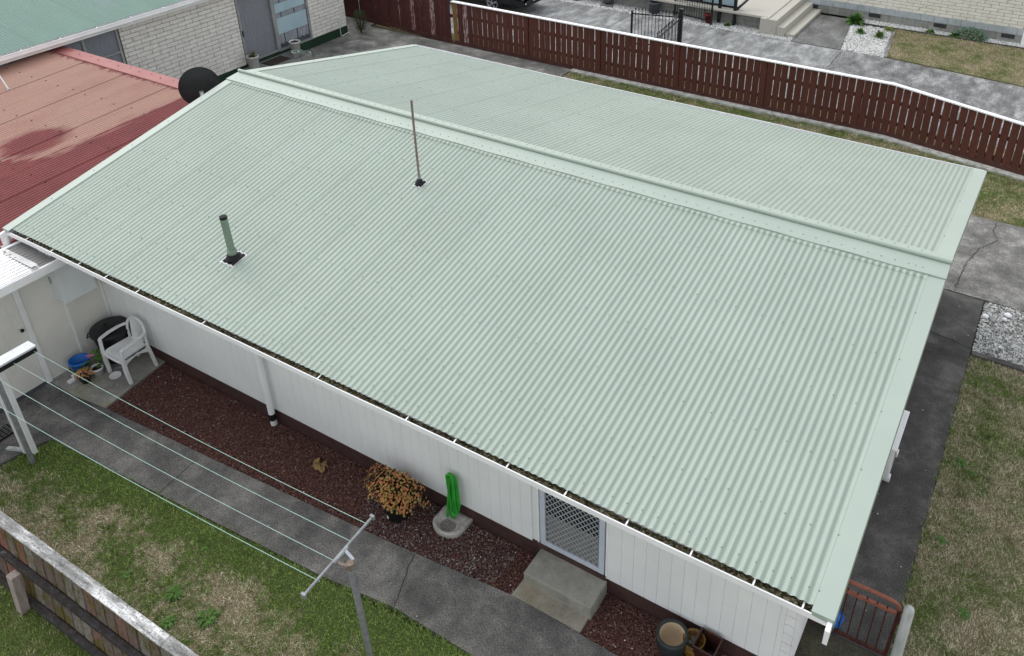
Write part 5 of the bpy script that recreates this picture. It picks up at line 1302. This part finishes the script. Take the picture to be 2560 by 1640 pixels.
# ------------------------------------------------------------------ gable side
hp = thing('heat_pump', 'white outdoor heat pump unit beside the gable wall', 'heat pump', (11.8, -.1, 0))
MB().box(11.66, 11.935, -.50, .27, .10, .65).obj('casing', 'white_plastic', hp, .02)
MB().box(11.63, 11.96, -.515, .285, .635, .66).obj('top_cover', 'white_paint', hp, .008)
for y in (-.38, .11):
    ft = MB().box(11.64, 11.955, y - .05, y + .05, -.0, .075).obj('foot', 'white_plastic', hp, .01)
    MB().tube([(11.93, y, .07), (11.93, y, .11)], .014, 8).obj('bolt', 'white_plastic', ft)
mb = MB()
for k in range(9): mb.lathe((11.937, -.20, .38), [(.03 + .022 * k, 0), (.034 + .022 * k, .004), (.038 + .022 * k, 0)], 30, axis=(1, 0, 0))
mb.obj('fan_grille', 'alu_frame', hp)
# rusty steel gate and post
gt_ = thing('steel_gate', 'rusty orange-painted steel tube gate across the side path', 'gate', (11.9, -2.88, 0))
fr_ = [(11.62, -2.88, .08), (11.62, -2.88, .90), (11.92, -2.865, .905), (12.36, -2.865, .905), (12.43, -2.868, .88), (12.455, -2.87, .82), (12.44, -2.885, .08)]
MB().tube(smooth([fr_[1], fr_[2], fr_[3], fr_[4], fr_[5]], 2), .021, 10).obj('top_rail', 'gate_paint', gt_)
MB().beam((11.63, -2.866, .745), (12.445, -2.866, .745), .035, .03).obj('second_rail', 'gate_paint', gt_)
MB().tube([(12.455, -2.87, .83), (12.44, -2.885, .06)], .020, 10).obj('stile', 'gate_rust', gt_)
MB().tube([(11.63, -2.87, .90), (11.63, -2.885, .06)], .020, 10).obj('stile', 'gate_rust', gt_)
MB().beam((11.62, -2.885, .08), (12.45, -2.885, .08), .03, .03).obj('bottom_rail', 'gate_rust', gt_)
for k in range(7): MB().tube([(11.74 + .1 * k, -2.868, .80), (11.735 + .1 * k, -2.885, .09)], .0075, 6).obj('bar', 'gate_rust', gt_)
gpw = thing('timber_post', 'weathered round grey timber post beside the rusty gate', 'post', (12.54, -2.95, 0))
MB().tube([(12.545, -2.955, -.05), (12.535, -2.95, .97), (12.535, -2.95, .995), (12.535, -2.95, 1.005)], [.056, .052, .046, .02], 14).obj('shaft', 'post_timber', gpw)
MB().beam((12.475, -2.93, .75), (12.50, -2.94, .75), .03, .09).obj('hinge', 'gate_rust', gpw)
bl_ = thing('plastic_tub', 'round blue plastic tub standing under the roof corner', 'tub', (11.885, -2.90, 0))
MB().lathe((11.885, -2.80, .0), [(.001, 0), (.06, 0), (.078, .20), (.001, .202)], 26).obj('tub_body', 'blue_plastic', bl_)
MB().tube([(11.885 + .079 * math.cos(t_), -2.80 + .079 * math.sin(t_), .20) for t_ in (6.283 * k / 24 for k in range(24))], .006, 6, close=True).obj('rim', 'blue_plastic', bl_)
for x, y, s_, wl in ((12.56, 3.97, 1.0, 'large white stone on the chips beside the dark side path'), (12.88, 4.18, 1.15, 'largest white stone lying on the white stone chips'), (12.845, 4.03, .75, 'smallest loose white stone lying on the white stone chips')):
    o = MB().lathe((x, y, .012), [(.001, -.02), (.04 * s_, -.015), (.055 * s_, .005), (.04 * s_, .028), (.001, .032)], 9).obj('white_stone', 'white_paint'); tag(o, wl, 'stone', 'large white stones on the chips')
# weeds in the lawns
for x, y, s_, wl in ((5.255, -6.195, .15, 'second largest weed rosette in the back lawn'), (5.841, -6.208, .18, 'largest bright green weed rosette in the back lawn'), (5.507, -6.467, .12, 'weed rosette growing in the back lawn hard against the mossy fence'),
        (4.576, -6.313, .08, 'small weed rosette in the back lawn away from the others'), (5.05, -5.62, .06, 'tiny weed rosette in the back lawn nearest the concrete path')):
    clump('lawn_weed', wl, (x, y, -.015), int(60 * s_ / .12), s_, .008, .5, 'weed_green', 'weed rosettes in the back lawn')
for x, y, s_, wl in ((12.72, .42, .12, 'widest green weed tuft in the dry side lawn'), (12.86, .30, .08, 'smaller weed tuft touching the widest one in the side lawn'), (12.70, -1.02, .09, 'narrow weed tuft close to the edge of the dark side path'), (13.1, -1.9, .11, 'loose green weed tuft out in the dry side lawn')):
    clump('lawn_weed', wl, (x, y, -.015), int(50 * s_ / .12), s_, .007, .5, 'weed_green', 'weed tufts in the side lawn')
